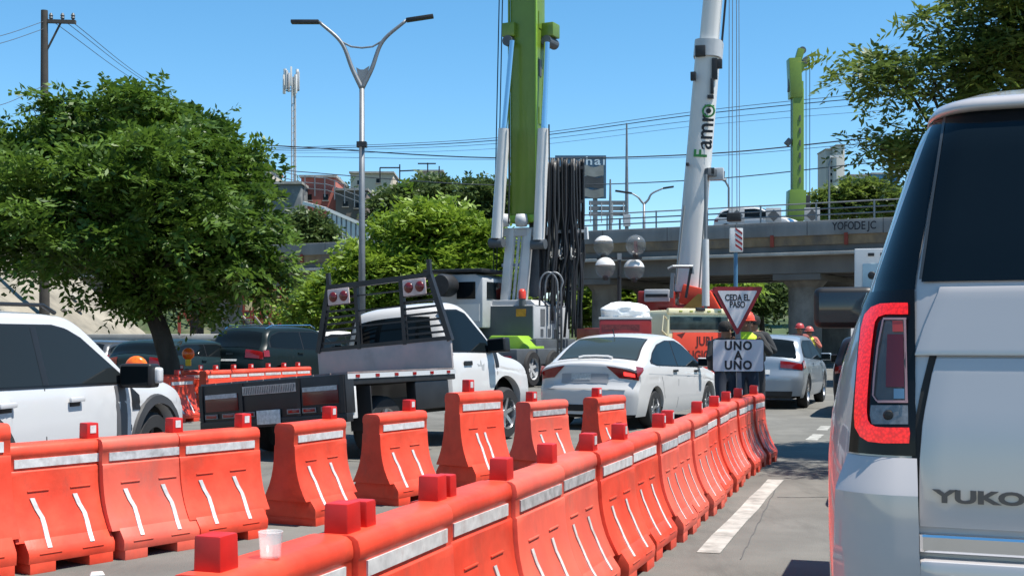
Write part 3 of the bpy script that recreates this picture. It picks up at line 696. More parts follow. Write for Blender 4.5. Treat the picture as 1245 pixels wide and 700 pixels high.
    def idx(s, y, hi=None):
        """profile index at y; hi: nearest height when steep"""
        if hi is None: return float(np.interp(y, s.yy, np.arange(len(s.yy))))
        return float(np.argmin((s.yy-y)**2+(s.zz-hi)**2))
    def topf(s, fi, u, off):
        i = int(min(len(s.yy)-2, max(0, math.floor(fi)))); t = fi-i
        return Vector(s.top(i, u, off)).lerp(Vector(s.top(i+1, u, off)), t)
    def top_patch(s, name, m, f0, f1, ua, ub, off=0.006, parent=None, n=14, k=10, uu=None):
        """ua,ub functions of t (0 at f0, 1 at f1) giving the across range"""
        mb = MB(); P = []
        for i in range(n+1):
            t = i/n; a = ua(t) if callable(ua) else ua; b = ub(t) if callable(ub) else ub
            P.append([s.topf(f0+(f1-f0)*t, a+(b-a)*j/k, off) for j in range(k+1)])
        mb.grid(P); return mb.build(name, m, parent or s.root, smooth=True)
    def side_patch(s, name, m, sx, y0, y1, lo, hi, off=0.006, parent=None, n=16, k=6):
        mb = MB(); P = []
        for i in range(n+1):
            y = y0+(y1-y0)*i/n; a = lo(y) if callable(lo) else lo; b = hi(y) if callable(hi) else hi
            P.append([(sx*(s.W(y, a+(b-a)*j/k)+off), y, a+(b-a)*j/k) for j in range(k+1)])
        mb.grid(P); return mb.build(name, m, parent or s.root, smooth=True)
    def seam(s, sx, pts, w=0.012, m=m_seam, name='door_seam'):
        mb = MB(); P = []
        for i, (y, z) in enumerate(pts):
            q = pts[min(i+1, len(pts)-1)]; r = pts[max(i-1, 0)]; dy, dz = q[0]-r[0], q[1]-r[1]; L = math.hypot(dy, dz); oy, oz = -dz/L*w/2, dy/L*w/2
            P.append([(sx*(s.W(y+k*oy, z+k*oz)+0.0025), y+k*oy, z+k*oz) for k in (-1, 1)])
        mb.grid(P); return mb.build(name, m, s.root)
    def handle(s, sx, y, z, m):
        x = s.W(y, z); mb = MB(); mb.box((sx*(x+0.022), y, z), (0.022, 0.19, 0.035)); mb.box((sx*(x+0.01), y-0.07, z), (0.03, 0.03, 0.03)); mb.box((sx*(x+0.01), y+0.07, z), (0.03, 0.03, 0.03))
        return mb.build('door_handle', m, s.root, bevel=0.008)
    def mirror(s, sx, y, z, m, size=1.0, glass=True):
        x = s.W(y, z)-0.03; mb = MB(); mb.box((sx*(x+0.15*size), y, z+0.05*size), (0.22*size, 0.13*size, 0.155*size)); 
        o = mb.build('mirror', m, s.root, bevel=0.03, segs=3)
        MB().bar((sx*(x-0.02), y+0.02, z), (sx*(x+0.12*size), y, z+0.02), 0.05, 0.04).build('mirror_arm', m_black, o)
        MB().box((sx*(x+0.15*size), y-0.067*size, z+0.05*size), (0.185*size, 0.006, 0.12*size)).build('mirror_glass', m_glass, o)
        return o
    def wheels(s, m_rim, width=0.20, spokes=5):
        for y in s.ax:
            for sx in (-1, 1): wheel(s.root, sx*(s.W(y, s.sill+0.2)-width/2-0.015), y, s.wr, width, sx, m_rim, spokes)
def lin(*pts):
    xs = [p[0] for p in pts]; ys = [p[1] for p in pts]
    return lambda v: float(np.interp(v, xs, ys))

# ---- white saloon -------------------------------------------------
m_carwhite = mat('pearl_white', (0.55, 0.54, 0.53), 0.3, coat=0.6)
def place_car(px, D, az, name, label, group=None): return thing(name, label, 'car', G(px, D), az, group)
az = R(27)
rr_ = G(769, 18.3)                      # rear right corner on the ground
fw = Vector((math.sin(az), math.cos(az), 0)); rt = Vector((math.cos(az), -math.sin(az), 0))
root = thing('saloon_car', 'white four door saloon with its right brake light lit', 'car', rr_ + fw*2.2 - rt*0.80, az)
car = Car(root, [(-2.21, 0.24), (-2.22, 0.45), (-2.20, 0.62), (-2.15, 0.72), (-2.13, 0.84), (-2.155, 0.985), (-2.10, 1.03), (-1.72, 1.075), (-1.35, 1.27), (-0.95, 1.415), (-0.5, 1.465), (-0.05, 1.45), (0.30, 1.37), (0.80, 1.11), (1.10, 0.965), (1.6, 0.88), (1.95, 0.80), (2.14, 0.66), (2.19, 0.48), (2.19, 0.22)],
          0.85, lin((-2.2, 0.97), (-1.0, 0.97), (1.2, 0.88), (2.2, 0.7)), 0.36, 0.20, (-1.30, 1.30), 0.295, 0.345, cr=0.20, crown=0.05)
car.body(m_carwhite); car.wheels(m_alloy)
i0, i1 = car.idx(-1.70), car.idx(-1.03)
rw = car.top_patch('rear_window', mat('rear_glass', (0.035, 0.048, 0.05), 0.05, ior=1.35), i0+0.6, i1, lambda t: -(0.80+0.03*t), lambda t: 0.80+0.03*t, 0.006)
car.top_patch('window_trim', m_black, i0+0.1, i1+0.8, lambda t: -(0.835+0.02*t), lambda t: 0.835+0.02*t, 0.003)
car.top_patch('windscreen', m_glass, car.idx(0.33), car.idx(1.0), -0.84, 0.84)
hi = lin((-1.42, 1.03), (-1.25, 1.15), (-0.95, 1.27), (-0.5, 1.335), (0.0, 1.33), (0.30, 1.25), (0.70, 1.06), (0.95, 0.935))
lo = lin((-1.42, 1.01), (-1.2, 0.975), (0.98, 0.905))
for sx in (-1, 1):
    car.side_patch('window_trim', m_black, sx, -1.45, 1.02, lambda y: lo(y)-0.014, lambda y: hi(y)+0.018, 0.004, n=40)
    car.side_patch('side_window', m_glass, sx, -1.36, -0.30, lo, lambda y: max(lo(y)+.005, hi(y)), 0.007, n=30)
    car.side_patch('side_window', m_glass, sx, -0.25, 0.93, lo, lambda y: max(lo(y)+.005, hi(y)), 0.007, n=30)
    car.seam(sx, [(-0.28, 0.95), (-0.28, 0.7), (-0.30, 0.4), (-0.30, 0.27)]); car.seam(sx, [(0.92, 0.9), (0.98, 0.7), (0.96, 0.3)])
    car.seam(sx, [(-1.1, 0.96), (-1.02, 0.72), (-0.92, 0.45)], 0.009)
    car.seam(sx, [(-1.6, 0.845), (-0.5, 0.80), (0.9, 0.745)], 0.014, mat('crease_shade', (0.35, 0.36, 0.37), 0.4), 'crease_shade_line')  # grey strip: the shade line of the pressing put into colour
    car.handle(sx, -0.42, 0.865, m_chrome if False else m_dark_steel); car.handle(sx, 0.62, 0.84, m_dark_steel); car.mirror(sx, 0.83, 0.93, m_carwhite)
    ia, ib = car.idx(-2.13, 0.80), car.idx(-2.145, 0.96)
    lit = sx > 0
    tl = car.top_patch('tail_light', m_redlens, ia, ib+0.6, lambda t: sx*(0.42+0.24*(1-t)), sx*0.985, 0.010, n=8)
    car.side_patch('tail_light', m_redlens, sx, -2.02, -1.80, lambda y: 0.80+0.5*max(0, y+2.0), lambda y: 0.965-0.10*max(0, y+2.0), 0.010)
    car.top_patch('brake_lamp', m_redlit if lit else m_redlens, ia+1, ib-0.6, sx*0.74, sx*0.93, 0.014, parent=tl, n=4, k=4)
    car.top_patch('headlight', m_chrome, car.idx(1.9), car.idx(2.12), sx*0.55, sx*0.96, 0.008)
car.top_patch('number_plate', m_plate, car.idx(-2.14, 0.74), car.idx(-2.13, 0.86), -0.27, 0.13, 0.014, n=3, k=4)
car.top_patch('plate_recess', mat('grey_trim', (0.30, 0.30, 0.31), 0.5), car.idx(-2.15, 0.72), car.idx(-2.13, 0.875), -0.48, 0.46, 0.008, n=4)
car.top_patch('bumper_strip', m_carwhite, car.idx(-2.2, 0.615), car.idx(-2.2, 0.655), -0.8, 0.8, 0.022, n=3)
car.top_patch('bumper_seam', m_seam, car.idx(-2.19, 0.665), car.idx(-2.18, 0.675), -0.8, 0.8, 0.006, n=2)
car.top_patch('trunk_lip', m_chrome, car.idx(-2.135, 0.895), car.idx(-2.14, 0.915), -0.47, 0.47, 0.012, n=2)
car.top_patch('lower_grille', m_black, car.idx(-2.2, 0.27), car.idx(-2.2, 0.38), -0.7, 0.7, 0.008, n=3)
MB().bar((0, -0.95, 1.42), (0, -1.02, 1.53), 0.014).build('aerial', m_black, root)
mb = MB(); mb.tube([(-0.28, -1.72, 1.09), (-0.2, -1.70, 1.11), (0.0, -1.69, 1.115), (0.2, -1.70, 1.11), (0.28, -1.72, 1.09)], 0.02, 6); mb.build('third_brake_lamp', m_white, root)

# ---- silver hatchback (beyond the row end) ------------------------
def hatch(root, L, Hh, m_paint_, w=0.88, lights=m_redlens, suv=0.0, plate=True, rim=m_alloy):
    h = L/2; z = suv; e = Hh-1.46-z
    car = Car(root, [(-h, 0.26+z*.6), (-h-0.01, 0.5+z), (-h+0.0, 0.62+z), (-h+0.06, 0.78+z), (-h+0.10, 0.98+z), (-h+0.26, 1.14+z+e*.3), (-h+0.42, 1.34+z+e*.8), (-h+0.62, 1.43+z+e), (-h+1.2, 1.46+z+e), (0.1, 1.45+z+e), (0.45, 1.37+z+e*.9), (0.95, 1.10+z+e*.3), (1.2, 0.985+z), (h-0.5, 0.90+z), (h-0.14, 0.76+z), (h-0.02, 0.6+z), (h, 0.45+z), (h, 0.24+z*.6)],
              w, lin((-h, 0.98+z), (h*.4, 0.90+z), (h, 0.72+z)), 0.34, 0.22+z*0.6, (-h+0.82, h-0.88), 0.31+z*0.2, 0.37+z*0.2, cr=0.17, crown=0.05)
    car.body(m_paint_); car.wheels(rim)
    car.top_patch('rear_window', m_glass, car.idx(-h+0.15, 1.04+z), car.idx(-h+0.46, 1.36+z+e*.8), lambda t: -0.86+0.02*t, lambda t: 0.86-0.02*t)
    car.top_patch('windscreen', m_glass, car.idx(0.42), car.idx(1.05), -0.85, 0.85)
    hi = lin((-h+0.40, 1.05+z), (-h+0.62, 1.25+z+e*.8), (-h+0.95, 1.33+z+e), (0.1, 1.33+z+e), (0.42, 1.26+z+e*.9), (0.85, 1.06+z), (1.02, 0.97+z)); lo = lin((-h+0.40, 1.03+z), (-h+0.8, 1.0+z), (1.02, 0.92+z))
    for sx in (-1, 1):
        car.side_patch('window_trim', m_black, sx, -h+0.45, 1.05, lambda y: lo(y)-0.012, lambda y: max(lo(y)+0.004, hi(y)+0.014), 0.004, n=40)
        a, b = -h+0.52, 0.98; md = (a+b)/2-0.12
        for (p, q) in ((a, md-0.02), (md+0.02, b)): car.side_patch('side_window', m_glass, sx, p, q, lo, lambda y: max(lo(y)+.005, hi(y)), 0.007, n=24)
        car.seam(sx, [(md, 0.95+z), (md, 0.3+z*.7)]); car.seam(sx, [(0.98, 0.9+z), (1.0, 0.3+z*.7)]); car.seam(sx, [(-h+1.25, 0.95+z), (-h+1.3, 0.75+z)])
        car.handle(sx, md-0.15, 0.87+z, m_paint_); car.handle(sx, 0.68, 0.85+z, m_paint_); car.mirror(sx, 0.85, 0.94+z, m_paint_)
        car.top_patch('tail_light', lights, car.idx(-h+0.07, 0.80+z), car.idx(-h+0.11, 0.96+z), sx*0.50, sx*0.985, 0.010, n=6)
        car.side_patch('tail_light', lights, sx, -h+0.24, -h+0.42, 0.80+z, lambda y: 0.95+z, 0.010)
        car.top_patch('headlight', m_chrome, car.idx(h-0.35), car.idx(h-0.08), sx*0.55, sx*0.96, 0.008)
    if plate: car.top_patch('number_plate', m_plate, car.idx(-h+0.03, 0.68+z), car.idx(-h+0.05, 0.76+z), -0.27, 0.27, 0.012, n=3)
    car.top_patch('bumper_strip', m_chrome, car.idx(-h, 0.40+z), car.idx(-h, 0.425+z), -0.85, 0.85, 0.012, n=2)
    car.top_patch('lower_grille', m_black, car.idx(-h, 0.27+z), car.idx(-h, 0.36+z), -0.8, 0.8, 0.008, n=2)
    return car
def place_rear(px, D, az, L, w, name, label):
    """px = column of the rear right corner"""
    f = Vector((math.sin(az), math.cos(az), 0)); r = Vector((math.cos(az), -math.sin(az), 0))
    return thing(name, label, 'car', G(px, D) + f*(L/2) - r*(w-0.06), az)
m_silver = mat('silver_paint', (0.27, 0.31, 0.35), 0.3, 0.35, coat=0.6)
hatch(place_rear(974, 23.8, R(21), 4.25, 0.89, 'hatchback_car', 'silver blue hatchback behind the yield sign'), 4.25, 1.46, m_silver)
m_dkgreen = mat('dark_green_paint', (0.008, 0.015, 0.016), 0.35, ior=1.3)
c = hatch(place_rear(312, 28.5, R(28), 4.4, 0.92, 'crossover_car', 'dark green crossover with roof rails behind the far orange barriers'), 4.4, 1.66, m_dkgreen, w=0.92, suv=0.15)
for sx in (-1, 1):
    MB().tube([(sx*0.62, -1.6, 1.60), (sx*0.64, -1.4, 1.68), (sx*0.64, 0.1, 1.70), (sx*0.62, 0.3, 1.62)], 0.02, 6).build('roof_rail', m_chrome, c.root)
c.top_patch('badge', m_chrome, c.idx(-2.13, 0.98), c.idx(-2.12, 1.02), -0.12, 0.12, 0.014, n=2)
m_teal = mat('dark_teal_paint', (0.014, 0.030, 0.036), 0.35, ior=1.3)
c = hatch(place_rear(197, 27, R(20), 4.2, 0.9, 'hatchback_car', 'dark teal hatchback parked behind the leaning tree trunk'), 4.2, 1.36, m_teal, w=0.9)
c = hatch(place_rear(120, 31, R(20), 4.2, 0.9, 'hatchback_car', 'dark grey hatchback by the white rail behind the white door mirror'), 4.2, 1.34, mat('dark_grey_paint', (0.06, 0.065, 0.07), 0.3, 0.2, coat=0.7))
m_dark_car = mat('dark_red_black_paint', (0.014, 0.010, 0.011), 0.3, ior=1.35)
hatch(place_rear(1138, 20.8, R(18), 4.3, 0.9, 'hatchback_car', 'black hatchback ahead of the white sport utility vehicle'), 4.3, 1.45, m_dark_car)
f_ = G(1005, 9.0)
root = thing('saloon_car', 'dark car close in front of the white sport utility vehicle', 'car', Vector((4.35, 11.5, 0)), R(18)); hatch(root, 4.4, 1.46, m_dark_car)
m_carred = mat('car_red', (0.33, 0.022, 0.018), 0.28, coat=0.7)
hatch(place_rear(385, 40, R(28), 4.4, 0.9, 'hatchback_car', 'white car beyond the dark green crossover'), 4.4, 1.62, m_white, suv=0.12)
# red utility vehicle with a white bundle on its roof, behind the saloon
rt_ = thing('utility_van', 'red van carrying a white wrapped bundle behind the saloon roof', 'van', G(760, 27.0), R(5))
m_vanred = mat('van_red', (0.26, 0.018, 0.016), 0.4, var=0.1, coat=0.3)
mb = MB(); mb.box((0, 0, 1.13), (1.10, 2.2, 1.30)); mb.box((0, 1.5, 0.85), (1.20, 1.0, 0.66)); mb.build('body', m_vanred, rt_, bevel=0.05)
MB().box((0, 0, 1.80), (1.12, 2.2, 0.05)).build('roof_rim', m_white, rt_, bevel=0.015)
MB().box((-0.1, -1.105, 1.62), (0.8, 0.012, 0.10)).build('sign_strip', mat('dull_red_print', (0.16, 0.03, 0.03), 0.6, var=0.5, scale=22), rt_)
for x in (-0.48, 0.48): MB().box((x, -1.103, 0.95), (0.12, 0.02, 0.22)).build('tail_light', m_redlens, rt_)
MB().box((0, -1.11, 0.60), (1.2, 0.06, 0.14)).build('bumper', m_black, rt_, bevel=0.02)
for y in (-0.7, 1.3):
    for sx in (-1, 1): wheel(rt_, sx*0.52, y, 0.27, 0.17, sx, m_steel)
bm = bmesh.new(); bmesh.ops.create_icosphere(bm, subdivisions=4, radius=1.0)
from mathutils import noise as mn
for v in bm.verts:
    q = v.co.copy(); fz = max(q.z, -0.12); nrm_ = mn.noise(q*2.6)*0.07 + mn.noise(q*6.0)*0.04
    a = abs(q.x)**4 + abs(q.y)**4; k = 1/max(0.35, a**0.25) if a > 0 else 1
    v.co = Vector((q.x*0.52*min(k, 1.25)*(1+nrm_), q.y*0.8*min(k, 1.25)*(1+nrm_), (fz*0.30+0.03)*(1+nrm_*1.5)))
me = bpy.data.meshes.new('wrapped_bundle'); bm.to_mesh(me); bm.free(); me.materials.append(mat('white_sheet', (0.72, 0.73, 0.72), 0.6, var=0.08, bump=0.5, bscale=8)); me.polygons.foreach_set('use_smooth', [True]*len(me.polygons))
o = link('wrapped_bundle', me); q = G(760, 27.0); o.location = (q.x, q.y, 1.84); o.rotation_euler = (0, 0, -R(5)); tag(o, 'white plastic wrapped bundle lying on the red van roof', 'bundle')
# ------------------------------------------------------------------ white four wheel drive on the left
az = R(11); fw = Vector((math.sin(az), math.cos(az), 0)); rt = Vector((math.cos(az), -math.sin(az), 0))
root = thing('four_wheel_drive', 'white boxy four wheel drive with black mirror and side stripe', 'car', G(88, 10.0) - fw*0.0 - rt*0.90, az)
m_suvwhite = mat('suv_white', (0.57, 0.57, 0.57), 0.3, coat=0.5)
car = Car(root, [(-2.2, 0.32), (-2.21, 0.6), (-2.18, 0.9), (-2.13, 1.05), (-2.06, 1.4), (-1.98, 1.55), (-1.75, 1.605), (-1.0, 1.62), (0.0, 1.615), (0.25, 1.585), (0.50, 1.45), (0.93, 1.14), (1.07, 1.075), (1.6, 1.04), (1.95, 0.98), (2.12, 0.86), (2.17, 0.66), (2.18, 0.32)],
          0.93, lin((-2.2, 1.03), (1.0, 1.0), (2.2, 0.9)), 0.26, 0.30, (-1.30, 1.40), 0.36, 0.42, cr=0.16, crown=0.04, taper=0.09, tl=0.6)
car.body(m_suvwhite); car.wheels(m_dark_steel, 0.24)
car.top_patch('windscreen', m_glass, car.idx(0.24), car.idx(1.02), -0.88, 0.88)
car.top_patch('rear_window', m_glass, car.idx(-2.12, 1.1), car.idx(-2.02, 1.46), -0.84, 0.84)
hi = lin((-1.9, 1.44), (-1.0, 1.485), (-0.1, 1.485), (0.1, 1.455), (0.30, 1.38), (0.88, 1.03)); lo = lin((-1.9, 1.04), (0.88, 1.01))
m_tint = mat('tinted_glass', (0.016, 0.020, 0.022), 0.05, ior=1.2)
for sx in (-1, 1):
    car.side_patch('window_trim', m_black, sx, -1.93, 0.93, lambda y: lo(y)-0.02, lambda y: max(hi(y)+0.018, lo(y)), 0.004, n=50)
    for (a, b) in ((-1.85, -1.35), (-1.28, -0.42), (-0.34, 0.84)): car.side_patch('side_window', m_tint, sx, a, b, lo, lambda y: max(lo(y)+.004, hi(y)), 0.008, n=24)
    car.side_patch('pillar_trim', m_black, sx, -0.42, -0.34, lo, hi, 0.010)
    car.seam(sx, [(-0.40, 1.0), (-0.42, 0.6), (-0.44, 0.4)]); car.seam(sx, [(0.90, 0.98), (0.92, 0.6), (0.90, 0.4)]); car.seam(sx, [(-1.30, 1.0), (-1.28, 0.8), (-1.1, 0.5)])
    for y in (0.0, -0.95):
        x = car.W(y, 0.885); MB().lathe([(0, -0.0), (0.062, -0.0), (0.066, 0.004)], (0, 0, 0), 18, 'x')
        mb = MB(); mb.box((sx*(x+0.002), y, 0.872), (0.012, 0.15, 0.06)); mb.build('handle_cup', m_black, root, bevel=0.005)
        mb = MB(); mb.box((sx*(x+0.026), y, 0.898), (0.026, 0.21, 0.042)); mb.build('door_handle', m_suvwhite, root, bevel=0.012)
    # black graphic on the door edge and the wing vent
    car.side_patch('door_stripe', mat('stripe_grey', (0.09, 0.09, 0.095), 0.5), sx, 0.66, 0.84, lambda y: 0.46, lambda y: 0.985, 0.0045)
    car.side_patch('wing_vent', m_black, sx, 0.93, 1.07, lambda y: 0.76, lambda y: 0.97-0.6*(y-0.93), 0.006)
    # black arch flares
    for a in car.ax:
        mb = MB(); P = []
        for t in np.linspace(0.0, math.pi, 22):
            P.append([(sx*(car.W(a+r*math.cos(t), max(0.36+r*math.sin(t), 0.32))+o_), a+r*math.cos(t), 0.375+r*math.sin(t)*0.99) for r, o_ in ((0.425, -0.02), (0.425, 0.03), (0.50, 0.022), (0.515, -0.005))])
        mb.grid(P); mb.build('arch_flare', mat('flare_plastic', (0.035, 0.035, 0.037), 0.6), root, smooth='auto')
    car.mirror(sx, 0.80, 1.0, m_black, 1.35)
    MB().box((sx*1.16, 0.835, 1.07), (0.20, 0.09, 0.14)).build('mirror_cap', m_suvwhite, root, bevel=0.03, segs=3)
    MB().tube([(sx*0.68, -1.8, 1.60), (sx*0.69, -1.6, 1.645), (sx*0.69, -0.1, 1.66), (sx*0.68, 0.1, 1.60)], 0.018, 6).build('roof_rail', m_black, root)
    car.top_patch('headlight', m_chrome, car.idx(2.05), car.idx(2.16, 0.7), sx*0.5, sx*0.95, 0.01)
    car.top_patch('tail_light', m_redlens, car.idx(-2.18, 0.88), car.idx(-2.12, 1.08), sx*0.75, sx*0.97, 0.01)
MB().box((0.0, 0.2, 0.95), (1.5, 0.5, 0.25)).build('seats', m_black, root, bevel=0.05)

# ------------------------------------------------------------------ flatbed pickup
az = R(29); fw = Vector((math.sin(az), math.cos(az), 0)); rt = Vector((math.cos(az), -math.sin(az), 0))
root = thing('flatbed_pickup', 'white pickup with a black flatbed and louvred cab rack', 'truck', G(424, 13.5) - rt*1.06, az)
m_bed = mat('bed_black', (0.016, 0.016, 0.018), 0.45, var=0.3, scale=5)
m_wood = mat('worn_deck', (0.20, 0.17, 0.165), 0.7, var=0.3, scale=6, col2=(0.28, 0.14, 0.13), mixscale=1.6, mixlo=0.5, mixhi=0.75)
mb = MB(); mb.box((0, 1.15, 0.855), (2.12, 2.26, 0.13)); deck = mb.build('deck', m_bed, root, bevel=0.012)
for i in range(9): MB().box((-0.96+0.24*i, 1.12, 0.925), (0.225, 2.2, 0.02)).build('deck_plank', m_wood, deck)
mb = MB(); mb.box((0, 0.05, 0.70), (2.14, 0.16, 0.43)); mb.box((0, 0.02, 0.44), (2.14, 0.12, 0.10)); mb.box((0, 0.3, 0.55), (0.9, 0.5, 0.3)); tail = mb.build('tail_board', m_bed, root, bevel=0.012)
for x in (-1.03, -0.42, 0.42, 1.03): MB().box((x, -0.035, 0.70), (0.05, 0.02, 0.42)).build('rib', m_bed, tail)
m_dred = mat('dull_red_lens', (0.10, 0.008, 0.008), 0.25, coat=0.3)
for x in (-0.72, 0.72):
    MB().box((x, -0.032, 0.70), (0.50, 0.012, 0.20)).build('light_box', m_dred, root, bevel=0.01)
    MB().box((x, -0.040, 0.775), (0.48, 0.010, 0.05)).build('reverse_lens', m_reflect_d, root)
m_tread = mat('tread_plate', (0.34, 0.34, 0.35), 0.4, 0.6, var=0.3, scale=40)
tp = MB().box((0, -0.036, 0.815), (0.78, 0.012, 0.10)).build('tread_plate', m_tread, root)
for i in range(22):
    MB().bar((-0.37+0.034*i, -0.045, 0.775+0.0), (-0.35+0.034*i, -0.045, 0.855), 0.012, 0.006).build('tread_rib', m_steel, tp)
MB().box((-0.02, -0.05, 0.50), (0.34, 0.012, 0.16)).build('number_plate', m_plate, root, bevel=0.004)
for x in (-0.88, -0.62, -0.32, 0.34, 0.56, 0.82):
    MB().box((x, -0.045, 0.545), (0.16, 0.012, 0.038)).build('marker_light', m_redlens, root, bevel=0.006)
    MB().box((x+0.0, -0.041, 0.545), (0.19, 0.010, 0.055)).build('marker_bezel', m_steel, root)
m_silverstrip = mat('silver_strip', (0.6, 0.6, 0.6), 0.4, 0.3)
for sx in (-1, 1):
    MB().box((sx*1.066, 1.15, 0.885), (0.012, 2.26, 0.055)).build('side_strip', m_silverstrip, root)
    for i in range(6): MB().box((sx*1.075, 0.2+0.38*i, 0.885), (0.012, 0.07, 0.035)).build('side_marker', m_redlens, root)
    MB().box((sx*1.0, 0.14, 0.60), (0.10, 0.10, 0.36)).build('corner_post', m_white if sx > 0 else m_bed, root, bevel=0.01)
    MB().box((sx*0.98, 1.75, 0.62), (0.14, 0.75, 0.34)).build('tool_box', m_bed, root, bevel=0.02)
    mb = MB(); mb.box((sx*0.93, 0.42, 0.52), (0.3, 0.02, 0.5)); mb.build('mud_flap', m_rubber, root)
# headboard and rack
MB().box((0, 2.26, 1.115), (2.10, 0.04, 0.37)).build('headboard', mat('grey_sheet', (0.34, 0.31, 0.31), 0.6, 0.1, var=0.25, scale=3, col2=(0.36, 0.22, 0.21), mixscale=1.5, mixlo=0.52, mixhi=0.8), root, bevel=0.008)
def rk(a, b, w=0.06, name='rack_bar', y=2.26): return MB().bar((a[0], y, a[1]), (b[0], y, b[1]), w, w, up=(0, 1, 0)).build(name, m_bed, root)
zt, wb, wt = 2.13, 1.04, 0.80
for sx in (-1, 1):
    rk((sx*wb, 1.28), (sx*wt, zt), 0.07, 'rack_post'); rk((sx*wt, zt-0.03), (sx*wt, zt+0.20), 0.05, 'rack_spike'); rk((sx*0.36, 1.28), (sx*0.36, zt), 0.055, 'rack_post')
rk((-wt-.03, zt), (wt+.03, zt), 0.07); rk((-wb, 1.315), (wb, 1.315), 0.05)
for i in range(8):
    z = 1.40+0.083*i; h = wb+(wt-wb)*(z-1.22)/(zt-1.22)
    for (a, b) in ((-h, -0.36), (0.36, h)): rk((a, z), (b, z), 0.028, 'louvre')
for i in (2, 4, 6): rk((-0.36, 1.38+0.1*i), (0.36, 1.38+0.1*i), 0.02, 'louvre')
for sx in (-1, 1):
    lp = MB().box((sx*0.60, 2.19, zt-0.135), (0.35, 0.02, 0.21)).build('lamp_plate', mat('lamp_plate', (0.5, 0.4, 0.38), 0.5, var=0.2, scale=6), root, bevel=0.01)
    for x in (-0.085, 0.085):
        mb = MB(); mb.lathe([(0, -0.03), (0.05, -0.025), (0.062, -0.01), (0.07, 0.0), (0.07, 0.01)], (sx*0.60+x, 2.18, zt-0.135), 18, 'y'); mb.build('round_lamp', m_dred, lp, smooth=True)
# cab
cab = Car(root, [(2.36, 0.45), (2.365, 1.0), (2.40, 1.16), (2.47, 1.60), (2.56, 1.77), (2.78, 1.83), (3.05, 1.835), (3.25, 1.77), (3.52, 1.49), (3.74, 1.22), (3.92, 1.13), (4.30, 1.07), (4.55, 0.98), (4.66, 0.82), (4.70, 0.42)],
          0.90, lin((2.3, 1.13), (3.6, 1.12), (4.7, 0.95)), 0.30, 0.40, (3.86,), 0.36, 0.43, cr=0.12, crown=0.04, taper=0.08, tl=0.5, under=False)
cab.body(m_carwhite)
MB().box((0, 2.3, 0.50), (0.8, 4.3, 0.22)).build('chassis', m_black, root)
MB().box((0, 3.9, 0.75), (1.3, 1.4, 0.5)).build('engine_bay', m_black, root)
cab.top_patch('rear_window', m_glass, cab.idx(2.405, 1.2), cab.idx(2.49, 1.66), lambda t: -0.80, lambda t: 0.80)
cab.top_patch('windscreen', m_glass, cab.idx(3.27), cab.idx(3.72), -0.84, 0.84)
hi = lin((2.62, 1.69), (3.02, 1.70), (3.20, 1.65), (3.62, 1.20)); lo = lin((2.6, 1.16), (3.62, 1.14))
for sx in (-1, 1):
    cab.side_patch('window_trim', m_black, sx, 2.58, 3.68, lambda y: lo(y)-0.02, lambda y: max(lo(y), hi(y)+0.02), 0.004, n=30)
    cab.side_patch('side_window', m_glass, sx, 2.63, 3.60, lo, lambda y: max(lo(y)+.004, hi(y)), 0.008, n=30)
    cab.seam(sx, [(2.60, 1.12), (2.60, 0.6), (2.64, 0.5)]); cab.seam(sx, [(3.62, 1.12), (3.64, 0.85), (3.58, 0.5)])
    cab.side_patch('door_stripe', m_black, sx, 3.60, 3.70, lambda y: 0.92+0.4*(y-3.6)*0, lambda y: 1.15, 0.0045)
    x = cab.W(2.85, 0.99); mb = MB(); mb.box((sx*(x+0.012), 2.88, 0.99), (0.02, 0.20, 0.06)); mb.build('door_handle', m_black, root, bevel=0.01)
    mb = MB(); mb.prism([(-0.07, -0.05), (0.07, -0.05), (0.09, 0.05), (0.02, 0.03), (0, 0.1), (-0.02, 0.03), (-0.09, 0.05)], (sx*(cab.W(3.2, 0.93)+0.001), 3.22, 0.93), (0, 1, 0), (0, 0, 1), (sx*0.004, 0, 0)); mb.build('door_emblem', mat('emblem_grey', (0.35, 0.36, 0.37), 0.5), root)
    cab.mirror(sx, 3.52, 1.15, m_black, 1.25)
    cab.top_patch('headlight', m_chrome, cab.idx(4.45), cab.idx(4.64), sx*0.55, sx*0.95, 0.01)
for ch in list(root.children):
    piv = Matrix.Translation((0, 0, 0.45)); ch.matrix_basis = piv @ Matrix.Rotation(-R(4.8), 4, 'Y') @ piv.inverted() @ ch.matrix_basis
for y in (0.95, 3.86):
    for sx in (-1, 1): wheel(root, sx*0.78, y, 0.36, 0.25, sx, m_alloy if y > 2 else m_white, 6)

# ------------------------------------------------------------------ white sport utility vehicle close on the right
az = R(17.5); fw = Vector((math.sin(az), math.cos(az), 0)); rt = Vector((math.cos(az), -math.sin(az), 0))
m_pearl = mat('warm_white_paint', (0.44, 0.41, 0.40), 0.32, 0.0, coat=0.9)
m_pearl.node_tree.nodes['Principled BSDF'].inputs['Coat IOR'].default_value = 1.85
WZ = [(.35, .97), (.6, 1.005), (.9, 1.02), (1.12, 1.02), (1.22, 1.012), (1.33, .99), (1.42, .962), (1.50, .93), (1.84, .825), (1.90, .80), (1.965, .755), (1.992, .68), (2.005, .53)]
LZ = [(.35, .06), (.6, .0), (1.0, .0), (1.2, .012), (1.5, .055), (1.6, .085), (1.85, .185), (1.945, .25), (2.005, .40)]
def yw(z): return float(np.interp(z, [a for a, b in WZ], [b for a, b in WZ]))
def yl(z): return float(np.interp(z, [a for a, b in LZ], [b for a, b in LZ]))
def yend(z): return 5.15 if z < 1.18 else float(np.interp(z, [1.18, 1.22, 1.9, 2.005], [5.05, 4.0, 3.2, 3.0]))
